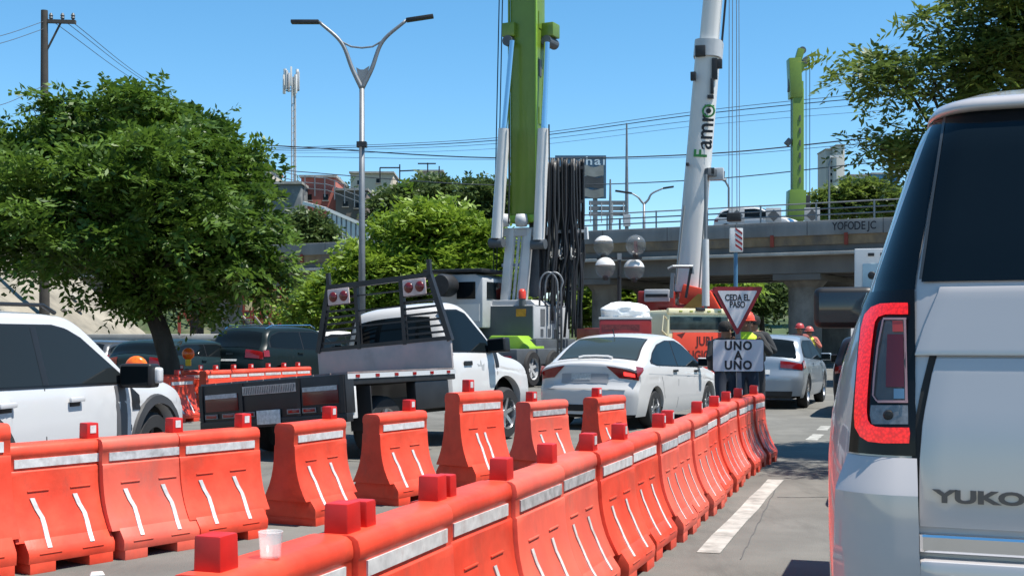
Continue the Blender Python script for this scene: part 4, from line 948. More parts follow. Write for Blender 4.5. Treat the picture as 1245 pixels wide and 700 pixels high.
def YP(t, z, off=0.0, sx=-1):
    w = yw(z); rc = 0.17 if z < 1.5 else 0.17-0.05*min(1, (z-1.5)/0.4); l = yl(z); ry = rc*1.55
    if t <= 1: x = t*(w-rc); y = l+0.03*t*t - off; 
    elif t <= 2:
        a = (t-1)*math.pi/2; x = (w-rc)+(rc+off)*math.sin(a); y = l+0.03+ry-(ry+off)*math.cos(a)
    else: x = w+off; y = l+0.03+ry+(t-2)*(yend(z)-l-0.03-ry)
    return Vector((sx*x, y, z))
yo = Vector((1.7, 2.3, 0))
def ypx(t, z, off=0.0, sx=-1):
    q = YP(t, z, off, sx); q = yo + rt*q.x + fw*q.y; return CX + F*q.x/q.y, HY-F*(q.z+0-CH)/q.y if False else HY - F*(z-CH)/q.y
D0 = 2.93
for _ in range(20):     # slide it so that its left flank stands where the photo shows it
    m_ = min(ypx(t, 1.0, 0.004)[0] for t in np.linspace(1, 2.6, 60)); q = YP(1.8, 1.05); dep = (yo+rt*q.x+fw*q.y).y
    yo.x += (1005-m_)*dep/F; yo.y += (D0-dep)
_TS = np.linspace(0, 1.9, 600); _CACHE = {}
def yt(px, z):
    k = round(float(z), 4)
    if k not in _CACHE:
        w = yw(z); rc = 0.17 if z < 1.5 else 0.17-0.05*min(1, (z-1.5)/0.4); l = yl(z); ry = rc*1.55; a = (_TS-1)*math.pi/2
        x = -np.where(_TS <= 1, _TS*(w-rc), (w-rc)+rc*np.sin(a)); y = np.where(_TS <= 1, l+0.03*_TS**2, l+0.03+ry-ry*np.cos(a))
        X = yo.x+rt.x*x+fw.x*y; Y = yo.y+rt.y*x+fw.y*y; _CACHE[k] = CX+F*X/Y
    return float(_TS[int(np.argmin(np.abs(_CACHE[k]-px)))])
def yz(px, py):
    z = 1.3
    for _ in range(8):
        t = yt(px, z); q = YP(t, z); d = (yo+rt*q.x+fw*q.y).y; z = CH-(py-HY)*d/F
    return z
print('suv', yo, 'seam t', yt(1114, 1.3), 'z roof edge', yz(1140, 150), 'glass', yz(1117, 345), 'lamp', yz(1060, 367), yz(1060, 540), 'shelf', yz(1060, 553), yz(1060, 588), 'badge', yz(1160, 604), 'chrome', yz(1160, 650), yz(1160, 670))
root = thing('sport_utility_vehicle', 'white sport utility vehicle with a glowing red rear lamp', 'car', yo, az)
def ypatch(name, m, t0, t1, z0, z1, off=0.004, sx=-1, n=14, k=8, parent=None, tf=None, thick=0.0, bevel=0.0):
    mb = MB(); P = []
    for j in range(k+1):
        z = z0+(z1-z0)*j/k; a, b = (tf(z) if tf else (t0, t1)); P.append([YP(a+(b-a)*i/n, z, off, sx) for i in range(n+1)])
    mb.grid(P)
    if thick:
        Q = [[YP(1, z0, 0, sx)]]
        nI = n+1
        border = [P[0][i] for i in range(nI)] + [P[j][n] for j in range(1, k+1)] + [P[k][i] for i in range(n-1, -1, -1)] + [P[j][0] for j in range(k-1, 0, -1)]
        def inner(j, i):
            z = z0+(z1-z0)*j/k; a, b = (tf(z) if tf else (t0, t1)); return YP(a+(b-a)*i/n, z, off-thick, sx)
        inb = [inner(0, i) for i in range(nI)] + [inner(j, n) for j in range(1, k+1)] + [inner(k, i) for i in range(n-1, -1, -1)] + [inner(j, 0) for j in range(k-1, 0, -1)]
        m_ = len(border); mb.add(border+inb, [(i, (i+1) % m_, m_+(i+1) % m_, m_+i) for i in range(m_)])
    return mb.build(name, m, parent or root, smooth=True if not bevel else False, bevel=bevel) if not thick else mb.build(name, m, parent or root, bevel=bevel or 0.004, ang=50)
# shell
mb = MB(); zs = [.35, .5, .65, .8, .95, 1.05, 1.12, 1.17, 1.19, 1.22, 1.27, 1.33, 1.38, 1.42, 1.46, 1.50, 1.6, 1.7, 1.8, 1.86, 1.90, 1.93, 1.95, 1.965, 1.98, 1.992, 2.005]
ts = list(np.linspace(0, 1, 12)) + list(np.linspace(1.06, 2, 16)) + list(np.linspace(2.05, 3, 16))
for sx in (-1, 1): mb.grid([[YP(t, z, 0, sx) for t in ts] for z in zs])
for z0 in (2.005,):
    mb.grid([[YP(t, z0, 0, -1), YP(t, z0, 0, 0), YP(t, z0, 0, 1)] for t in ts])
mb.grid([[YP(3, z, 0, -1), YP(3, z, 0, 0), YP(3, z, 0, 1)] for z in zs])
me = mb.mesh('body', m_pearl, smooth=True); me.set_sharp_from_angle(angle=R(50)); link('body', me, root)
zg = yz(1117, 345); zl1 = yz(1070, 366); zl0 = yz(1070, 540); zsh = yz(1060, 553); zsl = yz(1060, 590); zr = yz(1133, 149)
tse = yt(1114, 1.3); zch0, zch1 = yz(1160, 671), yz(1160, 648)
# dark rear screen and quarter glass
m_bglass = mat('black_glass', (0.004, 0.007, 0.010), 0.05, ior=1.3)
def tq(z): return (yt(np.interp(z, [zg, zr], [1113, 1151]), z), yt(np.interp(z, [zg, zr], [1064, 1138]), z))
for sx in (-1, 1):
    ypatch('quarter_glass', m_bglass, 0, 0, zg-0.012, zr, 0.004, sx, tf=tq, k=14)
    ypatch('rear_screen', m_bglass, 0, 0, zg+0.004, zr+0.012, 0.007, sx, n=20, k=14, tf=lambda z: (0, yt(np.interp(z, [zg, zr], [1121, 1153]), z)))
    ypatch('screen_seal', mat('seal_grey', (0.05, 0.055, 0.06), 0.3), 0, 0, zg+0.01, zr, 0.0085, sx, n=2, k=10, tf=lambda z: (yt(np.interp(z, [zg, zr], [1121.5, 1153.5]), z), yt(np.interp(z, [zg, zr], [1118, 1150.5]), z)))
    ypatch('side_glass', m_bglass, 2.08, 2.33, zg+0.0, zr-0.03, 0.004, sx); ypatch('side_glass', m_bglass, 2.35, 2.55, zg, zr-0.03, 0.004, sx); ypatch('side_glass', m_bglass, 2.57, 2.78, zg, zr-0.03, 0.004, sx)
    # tailgate skin, upper bulge and lower panel
    ypatch('tailgate', m_pearl, 0, tse-0.012, 0, 0, 0.012, sx, n=20, k=16, thick=0.02, tf=lambda z: (0.0, tse-0.012)) if False else None
    ypatch('tailgate_upper', m_pearl, 0, yt(1119, 1.4), zg-0.16, zg-0.008, 0.014, sx, n=16, k=10, thick=0.02)
    ypatch('tailgate_lower', m_pearl, 0, yt(1121, 1.2), zch1+0.012, zg-0.164, 0.009, sx, n=16, k=10, thick=0.02)
    ypatch('shut_line', m_seam, yt(1121, 1.2), yt(1112, 1.2), zch0-0.02, zg-0.01, 0.003, sx, n=3)
    ypatch('chrome_strip', m_chrome, 0, yt(1117, 0.95), zch0, zch1, 0.030, sx, n=14, k=6, thick=0.03, bevel=0.008)
    # lamp unit
    hs_ = mat('lamp_housing', (0.008, 0.008, 0.009), 0.12, ior=1.3)
    hz0, hz1 = zsh+0.003, zg-0.012
    hous = ypatch('lamp_housing', hs_, 0, 0, hz0, hz1, 0.006, sx, n=18, k=12, tf=lambda z: (yt(1113, z), yt(np.interp(z, [hz0, hz1], [1034, 1052]), z)))
    ta, tb = yt(1105, 1.3), yt(1043, 1.3)
    wv = 0.0
    tv = yt(1061, 1.3)
    th_ = 0.034
    m_led = MATS.get('led_red')
    if m_led is None:
        m_led = mat('led_red', (0.25, 0.004, 0.004), 0.25, emit=(1.0, 0.016, 0.012), estr=2.2, coat=0.3)
        nt = m_led.node_tree; vo = nt.nodes.new('ShaderNodeTexVoronoi'); vo.inputs['Scale'].default_value = 150; tc = nt.nodes.new('ShaderNodeTexCoord'); nt.links.new(tc.outputs['Object'], vo.inputs['Vector'])
        mr = nt.nodes.new('ShaderNodeMapRange'); mr.inputs['From Max'].default_value = 0.75; mr.inputs['To Min'].default_value = 0.72; mr.inputs['To Max'].default_value = 0.34
        nt.links.new(vo.outputs['Distance'], mr.inputs[0]); nt.links.new(mr.outputs[0], nt.nodes['Principled BSDF'].inputs['Emission Strength'])
    def yp(px, py, off): 
        z = yz(px, py); return YP(yt(px, z), z, off, sx)
    def pxp(name, m, rows, off, n=6, parent=hous):
        mb = MB(); mb.grid([[yp(a+(b-a)*i/n, py, off) for i in range(n+1)] for py, a, b in rows]); return mb.build(name, m, parent, smooth=True)
    # the C: one continuous strip with rounded corners
    oc = [(1106, 368), (1090, 368), (1074, 369), (1064, 373), (1056, 382), (1052, 396), (1049, 420), (1046, 450), (1043.5, 480), (1042, 505), (1043, 519), (1049, 530), (1058, 536), (1075, 538), (1090, 538), (1106, 538)]
    ic = [(1106, 382), (1092, 382), (1080, 382), (1072, 385), (1068, 391), (1066, 402), (1063, 424), (1060, 452), (1058, 480), (1057, 500), (1058, 510), (1061, 515), (1067, 518), (1078, 519), (1092, 519), (1106, 519)]
    mb = MB(); mb.grid([[yp(a[0]+(b[0]-a[0])*k_/3, a[1]+(b[1]-a[1])*k_/3, 0.011) for k_ in range(4)] for a, b in zip(oc, ic)]); mb.build('led_strip', m_led, hous, smooth=True)
    pxp('inner_reflector', mat('smoke_lens', (0.09, 0.085, 0.085), 0.15, coat=0.1, var=0.15, scale=20), [(388, 1080, 1102), (396, 1074, 1102), (440, 1068, 1102), (478, 1064, 1102), (486, 1068, 1102)], 0.009)
    pxp('red_reflector', mat('deep_red_lens', (0.12, 0.012, 0.015), 0.2, coat=0.4), [(406, 1082, 1100), (440, 1080, 1100), (470, 1079, 1100)], 0.012)
    pxp('pink_reflector', mat('pink_lens', (0.5, 0.06, 0.05), 0.3), [(390, 1088, 1100), (403, 1088, 1100)], 0.012); pxp('painted_blue_reflection', mat('bluish_reflection', (0.12, 0.22, 0.32), 0.2), [(472, 1088, 1100), (484, 1088, 1100)], 0.012)  # bluish patch: a reflection painted onto the lamp
    for pl_ in ([(386, 1078, 1104), (388.5, 1078, 1104)], [(486, 1068, 1104), (489, 1070, 1104)]): pxp('lens_edge', mat('edge_pink', (0.45, 0.25, 0.25), 0.3), pl_, 0.013)
    pxp('lens_edge', mat('edge_pink', (0.45, 0.25, 0.25), 0.3), [(388, 1077, 1079), (420, 1070, 1072), (460, 1065, 1067), (480, 1063.5, 1065.5), (487, 1068, 1070)], 0.013, n=1); pxp('lens_edge', mat('edge_pink', (0.45, 0.25, 0.25), 0.3), [(388, 1101, 1104), (487, 1101, 1104)], 0.013, n=1)
    pxp('reverse_lamp', mat('clear_lens', (0.16, 0.16, 0.165), 0.15, coat=0.5, var=0.4, scale=60), [(492, 1061, 1104), (504, 1060, 1104), (515, 1062, 1104)], 0.009)
    MB().lathe([(0, -0.004), (0.009, -0.003), (0.012, 0.004)], yp(1082, 504, 0.012), 14, 'y').build('bulb', m_black, hous)
    # bumper corner with its bright shelf and the wrap below
    t_in = yt(1116, 1.0); t_sh = yt(1030, 1.05)
    mb = MB(); P = []
    for z, o_ in ((zsh-0.001, -0.004), (zsh-0.002, 0.010), (zsl+0.004, 0.040), (zsl-0.012, 0.046), (zsl-0.1, 0.049), (zch0-0.0, 0.05), (zch0-0.03, 0.052), (0.62, 0.04)):
        tt0, tt1 = yt(1115+(zsh-z)*14, z), yt(1033, min(z, 1.1)); P.append([YP(tt0, z, -0.004, sx)] + [YP(a, z, o_, sx) for a in np.linspace(tt0, tt1, 14)] + [YP(tt1+0.05, z, -0.004, sx)])
    mb.grid(P); me = mb.mesh('bumper_corner', m_pearl, smooth=True); me.set_sharp_from_angle(angle=R(16)); link('bumper_corner', me, root)
    ypatch('bumper', m_pearl, 0, yt(1118, 0.85), 0.5, zch0-0.012, 0.056, sx, n=24, k=8, thick=0.08, bevel=0.012)
    MB().lathe([(0.0, -0.004), (0.010, -0.004), (0.012, 0.002)], YP(yt(1160, 0.8)*1.0, zch0-0.05, 0.053, sx), 16, 'y').build('parking_sensor', mat('sensor_grey', (0.4, 0.4, 0.41), 0.5), root)
    ypatch('lower_valance', m_black, 0, 1.6, 0.33, 0.498, 0.03, sx, n=24, k=4, thick=0.06)
    ypatch('arch', m_black, 2.10, 2.30, 0.36, 0.86, 0.006, sx); ypatch('arch', m_black, 2.74, 2.93, 0.36, 0.86, 0.006, sx)
    for y in (1.05, 4.15): wheel(root, sx*0.90, y, 0.41, 0.26, sx, m_alloy, 6)
    # roof rail
    MB().tube([(sx*0.62, 0.62, 1.96), (sx*0.63, 0.72, 2.00), (sx*0.64, 1.0, 2.045), (sx*0.64, 2.6, 2.06), (sx*0.64, 2.95, 1.96)], 0.024, 8).build('roof_rail', mat('rail_grey', (0.12, 0.12, 0.125), 0.4, 0.4), root, smooth=True)
    # door mirror
    mm = MB().box((sx*1.115, 3.45, 1.545), (0.29, 0.16, 0.20)).build('door_mirror', m_black, root, bevel=0.045, segs=4)
    MB().box((sx*1.115, 3.366, 1.545), (0.235, 0.006, 0.145)).build('mirror_glass', mat('mirror_dark', (0.03, 0.035, 0.04), 0.05, coat=0.5), mm, bevel=0.002)
    MB().bar((sx*0.9, 3.5, 1.44), (sx*1.05, 3.47, 1.49), 0.07).build('mirror_arm', m_black, mm)
# spoiler lip over the screen, following the roof outline
mb = MB()
for sx in (-1, 1):
    P = []
    for t in list(np.linspace(0, 1, 14)) + list(np.linspace(1.08, 2, 12)) + [2.04, 2.08]:
        e = max(0.12, 1-max(0, t-1.3)/0.75); row = []
        for z, o_ in ((zr-0.006, -0.01), (zr-0.005, 0.030), (zr+0.004, 0.042), (zr+0.025, 0.050), (zr+0.05, 0.045), (1.962, 0.035), (1.988, 0.022), (2.012, 0.012)):
            row.append(YP(t, min(z, 2.004), max(o_, 0.0 if z < zr else 0.006)*e + 0.004, sx) + Vector((0, 0, (z-2.004 if z > 2.004 else 0))))
        P.append(row)
    mb.grid(P)
mb.build('spoiler', m_pearl, root, smooth=True)
mb = MB(); mb.prism([(-0.07, 0), (0.08, 0), (0.05, 0.035), (0.02, 0.04)], (-0.52, 0.50, 1.995), (0, 1, 0), (0, 0, 1), (0.03, 0, 0)); mb.build('roof_fin', m_pearl, root, bevel=0.006)
zb2 = yz(1180, 604); tL = yt(1143, zb2); xl = YP(tL, zb2, 0, -1).x
m_badge = mat('badge_chrome', (0.13, 0.12, 0.12), 0.3, 0.7)
ttl = text('badge', 'YUKON', 0.037, m_badge, root, (xl+0.105, YP(tL*0.9, zb2).y-0.0135, zb2), (R(90), 0, 0), 0.004, offset=0.0016, sx=1.75)
ttl.rotation_euler = (R(90), 0, -R(1.8))
# ------------------------------------------------------------------ green crane
m_green = mat('crane_green', (0.125, 0.205, 0.022), 0.4, var=0.08, scale=1.5, coat=0.2)
m_lime = mat('lime_green', (0.24, 0.42, 0.03), 0.4, var=0.06, coat=0.2)
m_cgrey = mat('crane_grey', (0.42, 0.43, 0.44), 0.5, var=0.1, scale=2)
m_cdark = mat('crane_charcoal', (0.075, 0.085, 0.095), 0.5, var=0.15, scale=2)
m_hose = mat('hose_black', (0.018, 0.018, 0.02), 0.55)
m_hose2 = mat('hose_grey', (0.22, 0.22, 0.21), 0.55)
AZC = R(27); DC = 37.0; CR = G(640, DC)
root = thing('mobile_crane', 'lime green telescopic crane with white lifting cylinders and hanging hoses', 'crane', CR, AZC)
fw = Vector((math.sin(AZC), math.cos(AZC), 0)); rt = Vector((math.cos(AZC), -math.sin(AZC), 0))
def loc(px, py, D=DC):
    q = W(px, py, D) - CR; return Vector((q.dot(rt), q.dot(fw), q.z))
def cz(py, D=DC): return CH+(HY-py)*D/F
# rear housing: charcoal panel puts the rear face's shade into colour, flank pale
zt_, zb_ = cz(372), cz(412)
mb = MB(); mb.prism([(-1.10, zb_), (0.78, zb_), (0.78, zt_), (-0.92, zt_), (-1.10, zt_-0.22)], (-0.05, -1.0, 0), (1, 0, 0), (0, 0, 1), (0, 2.5, 0)); mb.build('engine_housing', m_cgrey, root, bevel=0.04)
MB().prism([(-1.06, zb_+0.02), (0.75, zb_+0.02), (0.75, zt_-0.02), (-0.90, zt_-0.02), (-1.06, zt_-0.24)], (-0.05, -1.012, 0), (1, 0, 0), (0, 0, 1), (0, 0.01, 0)).build('rear_shade_panel', m_cdark, root)
MB().prism([(-1.0, 0), (0.80, 0), (0.62, 0.16), (-0.80, 0.16)], (-0.05, -0.9, zt_), (1, 0, 0), (0, 0, 1), (0, 2.3, 0)).build('housing_top', m_cgrey, root, bevel=0.03)
MB().box((0.33, -1.022, zt_-0.22), (0.32, 0.012, 0.22)).build('warning_label', mat('amber_label', (0.55, 0.25, 0.02), 0.5, var=0.3, scale=12), root)
for i, (y, z, w, h) in enumerate(((-0.4, -0.35, 0.3, 0.5), (0.25, -0.3, 0.35, 0.45), (-0.45, -0.8, 0.18, 0.22), (0.05, -0.8, 0.18, 0.24), (0.55, -0.85, 0.3, 0.3), (0.8, -0.4, 0.2, 0.4))):
    MB().box((0.735, y, zt_+z), (0.012, w, h)).build('vent_panel', m_cdark if i in (2, 3, 4) else m_steel, root)
MB().box((0, 0.2, zb_-0.28), (1.8, 2.8, 0.55)).build('slew_ring', m_cdark, root, bevel=0.03)
mb = MB(); mb.prism([(-0.85, 0.0), (0.62, 0.0), (0.62, 0.30), (0.28, 0.62), (-0.60, 0.62), (-0.85, 0.30)], (0.30, -1.75, zb_-0.52), (1, 0, 0), (0, 0, 1), (0, 1.1, 0)); mb.build('rear_fender', m_lime, root, bevel=0.05)
mb = MB(); mb.box((0, 0.6, 0.85), (2.3, 7.0, 0.45)); mb.build('carrier_frame', m_cdark, root, bevel=0.04)
for y in (-2.0, -0.6, 2.2, 3.4):
    for sx in (-1, 1): wheel(root, sx*1.05, y, 0.52, 0.35, sx, m_cgrey, 6)
for sx in (-1, 1): MB().box((sx*0.85, -2.95, 0.78), (0.28, 0.05, 0.2)).build('tail_light', m_redlens, root, bevel=0.02)
# cab on the left
c0 = loc(566, 362, DC-0.2)
mb = MB(); mb.prism([(-0.85, -0.9), (0.85, -0.9), (0.85, 0.55), (0.6, 0.68), (-0.7, 0.68), (-0.85, 0.5)], (c0.x, c0.y-0.5, c0.z), (1, 0, 0), (0, 0, 1), (0, 1.6, 0)); cabo = mb.build('operator_cab', m_cgrey, root, bevel=0.06)
MB().box((c0.x+0.30, c0.y-0.505, c0.z+0.20), (0.62, 0.02, 0.5)).build('cab_window', m_glass, cabo)
MB().box((c0.x+0.86, c0.y+0.2, c0.z+0.20), (0.02, 0.9, 0.5)).build('cab_window', m_glass, cabo)
MB().box((c0.x+0.30, c0.y-0.51, c0.z-0.45), (0.9, 0.02, 0.5)).build('cab_panel', m_white, cabo)
MB().box((c0.x-0.1, c0.y+0.3, c0.z+0.78), (2.0, 1.9, 0.10)).build('cab_canopy', m_dark_steel, root, bevel=0.03)
mb = MB(); mb.lathe([(0.0, -0.3), (0.30, -0.3), (0.33, -0.2), (0.33, 0.2), (0.30, 0.3), (0, 0.3)], loc(541, 347, DC-1), 20, 'y'); mb.build('cable_drum', m_dark_steel, root, smooth='auto')
MB().bar((c0.x-0.75, c0.y-0.2, c0.z-0.9), (c0.x-0.75, c0.y-0.2, 1.0), 0.35, 0.8).build('cab_mount', m_cdark, root)
MB().bar((c0.x+0.4, c0.y+0.1, c0.z-0.9), (c0.x+0.4, c0.y+0.1, 1.0), 0.35, 0.8).build('cab_mount', m_cdark, root)
# telescopic boom (two faces show: broad dark face, narrow bright flank)
def quadtube(name, a, b, wa, wb, m, bev=0.03):
    a, b = Vector(a), Vector(b); mb = MB(); vs = []
    for p, (w, d) in ((a, wa), (b, wb)): vs += [p+Vector((-w/2, -d/2, 0)), p+Vector((w/2, -d/2, 0)), p+Vector((w/2, d/2, 0)), p+Vector((-w/2, d/2, 0))]
    mb.add(vs, [(3, 2, 1, 0), (4, 5, 6, 7), (0, 1, 5, 4), (1, 2, 6, 5), (2, 3, 7, 6), (3, 0, 4, 7)]); return mb.build(name, m, root, bevel=bev)
lo_, hi_ = loc(642, 272), loc(641, -190)
boom = quadtube('boom', lo_, hi_, (0.86, 0.62), (0.86, 0.62), m_green)
f1 = loc(640, 30)
MB().bar(lo_+Vector((-0.45, -0.34, 0.1)), hi_+Vector((-0.45, -0.34, 0)), 0.05, 0.06).build('boom_rib', m_green, boom)
MB().bar(lo_+Vector((0.44, -0.33, 0.1)), hi_+Vector((0.44, -0.33, 0)), 0.05, 0.06).build('boom_rib', m_lime, boom)  # right rib in lime: the sunlit flank put into its colour
for k in range(8):
    t = k/8; p = lo_.lerp(hi_, t+0.03); MB().box(p+Vector((0.44, -0.05, 0)), (0.02, 0.18, 0.5)).build('boom_slot', m_cdark if k % 2 else m_green, boom)
MB().box(lo_+Vector((0, -0.33, 0.12)), (0.95, 0.10, 0.22)).build('boom_foot', m_lime, boom, bevel=0.03)
for px, sx in ((622, -1), (669, 1)):
    q = loc(px, 38); br = MB().box(q, (0.42, 0.5, 0.42)).build('cylinder_bracket', m_green, root, bevel=0.04)
    mb = MB(); mb.lathe([(0, -0.3), (0.16, -0.3), (0.16, 0.3), (0, 0.3)], loc(px, 52), 16, 'y'); mb.build('pivot_pin', m_cdark, br)
for (b0_, mid_, top_) in (((604, 290), (613, 157), (623, 50)), ((655, 292), (661, 157), (665, 52))):
    a, m_, t_ = loc(*b0_, D=DC-0.6), loc(*mid_, D=DC-0.6), loc(*top_, D=DC-0.4)
    cy = MB().cyl(a, m_, 0.175, 0.175, 20).build('lift_cylinder', m_white, root, smooth='auto')
    MB().cyl(m_, t_, 0.085, 0.085, 12).build('piston_rod', m_chrome, cy, smooth='auto')
    mb = MB(); mb.cyl(a+Vector((-0.22, 0, -0.12)), a+Vector((0.22, 0, -0.12)), 0.15); mb.build('cylinder_eye', m_cdark, cy, smooth='auto')
    MB().tube([m_+Vector((0.2, -0.1, -2.8)), m_+Vector((0.24, -0.12, -1)), m_+Vector((0.22, -0.1, 0.1))], 0.025, 6).build('hydraulic_line', m_hose, cy)
# mast legs under the boom
for (x0, x1, top, bot, m_) in ((611, 617, 278, 366, m_white), (633, 638, 278, 366, m_white), (622, 626, 280, 366, m_cgrey), (627, 631, 280, 366, m_cgrey)):
    w = 0.25 if m_ is m_white else 0.08
    MB().bar(loc((x0+x1)/2, bot+2, DC-0.3), loc((x0+x1)/2+8, top, DC-0.3), w, w*0.8, up=(0, 1, 0)).build('mast_leg', m_, root, bevel=0.02)
MB().bar(loc(604, 283, DC-0.3), loc(668, 281, DC-0.3), 0.16, 0.25).build('crosshead', m_cgrey, root, bevel=0.03)
MB().box(loc(652, 316), (0.35, 0.3, 2.2)).build('valve_block', m_cdark, root, bevel=0.03)
MB().box(loc(627, 322), (0.9, 0.1, 0.1)).build('mast_tie', m_cgrey, root)
for px in (606, 612, 634): 
    q = loc(px, 268, DC-0.5); MB().lathe([(0, -0.2), (0.16, -0.18), (0.2, 0), (0.16, 0.18), (0, 0.2)], q, 12, 'z').build('shackle', m_cgrey, root, smooth=True)
bc = MB().cyl(loc(635, 372, DC-1.0), loc(635, 363, DC-1.0), 0.10, 0.10).build('beacon_base', m_cdark, root)
MB().lathe([(0.11, 0), (0.11, 0.2), (0.06, 0.28), (0, 0.28)], loc(635, 363, DC-1.0), 14).build('beacon_lens', mat('beacon_red', (0.6, 0.05, 0.03), 0.3), bc, smooth=True)
# hanging hoses with their frame
for zz, x0, x1 in ((205, 668, 710), (246, 662, 710), (282, 660, 712), (352, 660, 706)):
    MB().bar(loc(x0, zz), loc(x1, zz-1), 0.09, 0.09).build('hose_frame', m_cgrey if zz == 282 else m_dark_steel, root)
for px in (668, 709): MB().bar(loc(px, 198), loc(px, 290), 0.07, 0.07).build('hose_frame', m_dark_steel, root)
MB().bar(loc(712, 276), loc(713, 291), 0.12, 0.1).build('hose_frame', m_white, root)
MB().box(loc(686, 262, DC+0.9), (0.75, 0.12, 3.0)).build('hose_carrier', m_dark_steel, root)
for k in range(54):
    px = 667+ (k*42.0/53); dy = random.uniform(-0.55, 0.45); j = random.uniform(-1.5, 1.5)
    lowy = random.choice([335, 350, 365, 372, 390]) if k < 36 else random.choice([385, 400, 410])
    mpx = px + random.uniform(-2.5, 2.5)
    pts_ = [loc(px+j, random.uniform(193, 203)), loc(px+j*.5, 230), loc(px, 262), loc(mpx, 282), loc(mpx+random.uniform(-3, 3), 310), loc(mpx-1+random.uniform(-4, 3), 340), loc(mpx-2 + random.uniform(-3, 2), lowy)]
    for q in pts_: q.y += dy
    c_ = catmull([tuple(q) for q in pts_], 4)
    MB().tube([Vector(q) for q in c_], random.choice([0.028, 0.034, 0.045]), 6).build('hose', m_hose if k % 5 else m_hose2, root, smooth=True)
for k in range(6):   # loose loops
    a = loc(672+6*k, 283); b = loc(676+6*k, 300+8*random.random()); m_ = (a+b)/2+Vector((0.15*random.uniform(-1, 1), -0.4, -0.5))
    MB().tube([Vector(q) for q in catmull([tuple(a), tuple(m_), tuple(b)], 6)], 0.03, 6).build('hose', m_hose2, root, smooth=True)
# access ladder with hoop
def ladder_pt(px, py): return loc(px, py, DC-2.2)
for dx in (0, 7):
    arc = [ladder_pt(656+dx, 372), ladder_pt(656+dx, 348)] + [ladder_pt(656+dx+11-11*math.cos(a), 348-17*math.sin(a)) for a in np.linspace(0.3, 2.84, 9)] + [ladder_pt(678+dx*0.6, 350), ladder_pt(678+dx*0.6, 430)]
    MB().tube(arc, 0.03, 6).build('ladder_rail', m_steel, root, smooth=True)
for k in range(7): MB().bar(ladder_pt(678, 365+k*10), ladder_pt(682.2, 365+k*10), 0.035).build('ladder_rung', m_dark_steel, root)
# hoist ropes
for px, px2 in ((611, 600), (615, 604)): MB().tube([loc(px, -190, DC+0.5), loc(px2, 330, DC+0.5)], 0.018, 5).build('hoist_rope', m_hose, root)

# ------------------------------------------------------------------ red carrier with the white boom
DW = 42.0; WR = G(838, DW)
root = thing('truck_crane', 'red truck crane raising a leaning white telescopic boom', 'crane', WR, R(15))
fw = Vector((math.sin(R(15)), math.cos(R(15)), 0)); rt = Vector((math.cos(R(15)), -math.sin(R(15)), 0))
def locw(px, py, D=DW):
    q = W(px, py, D) - WR; return Vector((q.dot(rt), q.dot(fw), q.z))
m_crred = mat('crane_red', (0.26, 0.022, 0.016), 0.4, var=0.12, coat=0.2)
m_crorange = mat('crane_orange_red', (0.62, 0.06, 0.025), 0.45, var=0.1)
m_boomw = mat('boom_white', (0.58, 0.57, 0.55), 0.45, var=0.06, scale=1.2, streak=0.3)
MB().box((0.1, 1.4, 1.25), (2.5, 7.5, 0.55)).build('carrier_frame', m_crred, root, bevel=0.05)
for y in (-1.8, -0.5, 2.8, 4.0):
    for sx in (-1, 1): wheel(root, sx*1.05, y, 0.5, 0.32, sx, m_crred, 6)
sup = MB().box((locw(800, 370).x, 0.6, cz(372, DW)), (1.25, 2.8, 1.0)).build('superstructure', m_crred, root, bevel=0.08)
MB().box((locw(802, 364).x, -0.85, cz(360, DW)), (0.85, 0.25, 0.42)).build('winch_box', m_cgrey, root, bevel=0.05)
MB().box((locw(802, 364).x, -0.985, cz(360, DW)), (0.75, 0.03, 0.10)).build('winch_slot', m_dark_steel, root)
MB().box((locw(830, 372).x, 0.4, 2.0), (1.6, 2.4, 1.0)).build('turntable', m_crred, root, bevel=0.08)
MB().box((locw(846, 362).x, -0.5, cz(361, DW)), (0.85, 0.6, 0.65), Matrix.Rotation(0.25, 3, 'Y')).build('boom_cradle', m_crorange, root, bevel=0.06)
MB().box((locw(866, 368).x, -0.2, cz(372, DW)), (0.5, 0.8, 0.9), Matrix.Rotation(-0.5, 3, 'Y')).build('side_bracket', m_crorange, root, bevel=0.06)
MB().prism([(-0.5, -0.2), (0.1, 0.35), (0.5, 0.3), (0.2, -0.1)], locw(845, 370, DW-1.2), (1, 0, 0), (0, 0, 1), (0, 0.1, 0)).build('oil_patch_plate', mat('ochre_plate', (0.30, 0.20, 0.04), 0.6, var=0.2), root)
MB().box((locw(880, 372).x, 0.6, cz(372, DW)), (0.9, 1.8, 1.1)).build('operator_cab', m_crred, root, bevel=0.1)
MB().box((locw(880, 372).x, -0.31, cz(366, DW)), (0.7, 0.02, 0.5)).build('cab_window', m_glass, root)
# boom: round-backed box sections along a leaning axis
def section(name, p0, p1, w0, w1, m, par=None, n=20):
    mb = MB(); a, b = locw(*p0), locw(*p1); ax = (b-a).normalized(); x = Vector((1, 0, 0)); x = (x-ax*x.dot(ax)).normalized(); y = ax.cross(x); rings = []
    for p, w in ((a, w0), (b, w1)):
        rg = []
        for k in range(n):
            t = 2*math.pi*k/n; cx_, sy_ = math.cos(t), math.sin(t); e = 0.62
            rg.append(p + x*(w/2)*math.copysign(abs(cx_)**e, cx_) + y*(w*0.62)*math.copysign(abs(sy_)**e, sy_))
        rings.append(rg+[rg[0]])
    mb.grid(rings); mb.add(rings[0][:n], [tuple(range(n))]); mb.add(rings[1][:n], [tuple(range(n))]); return mb.build(name, m, par or root, smooth='auto')
s_ = F/DW
boomw = section('boom_section', (836, 356), (861, 62), 31/s_, 29/s_, m_boomw)
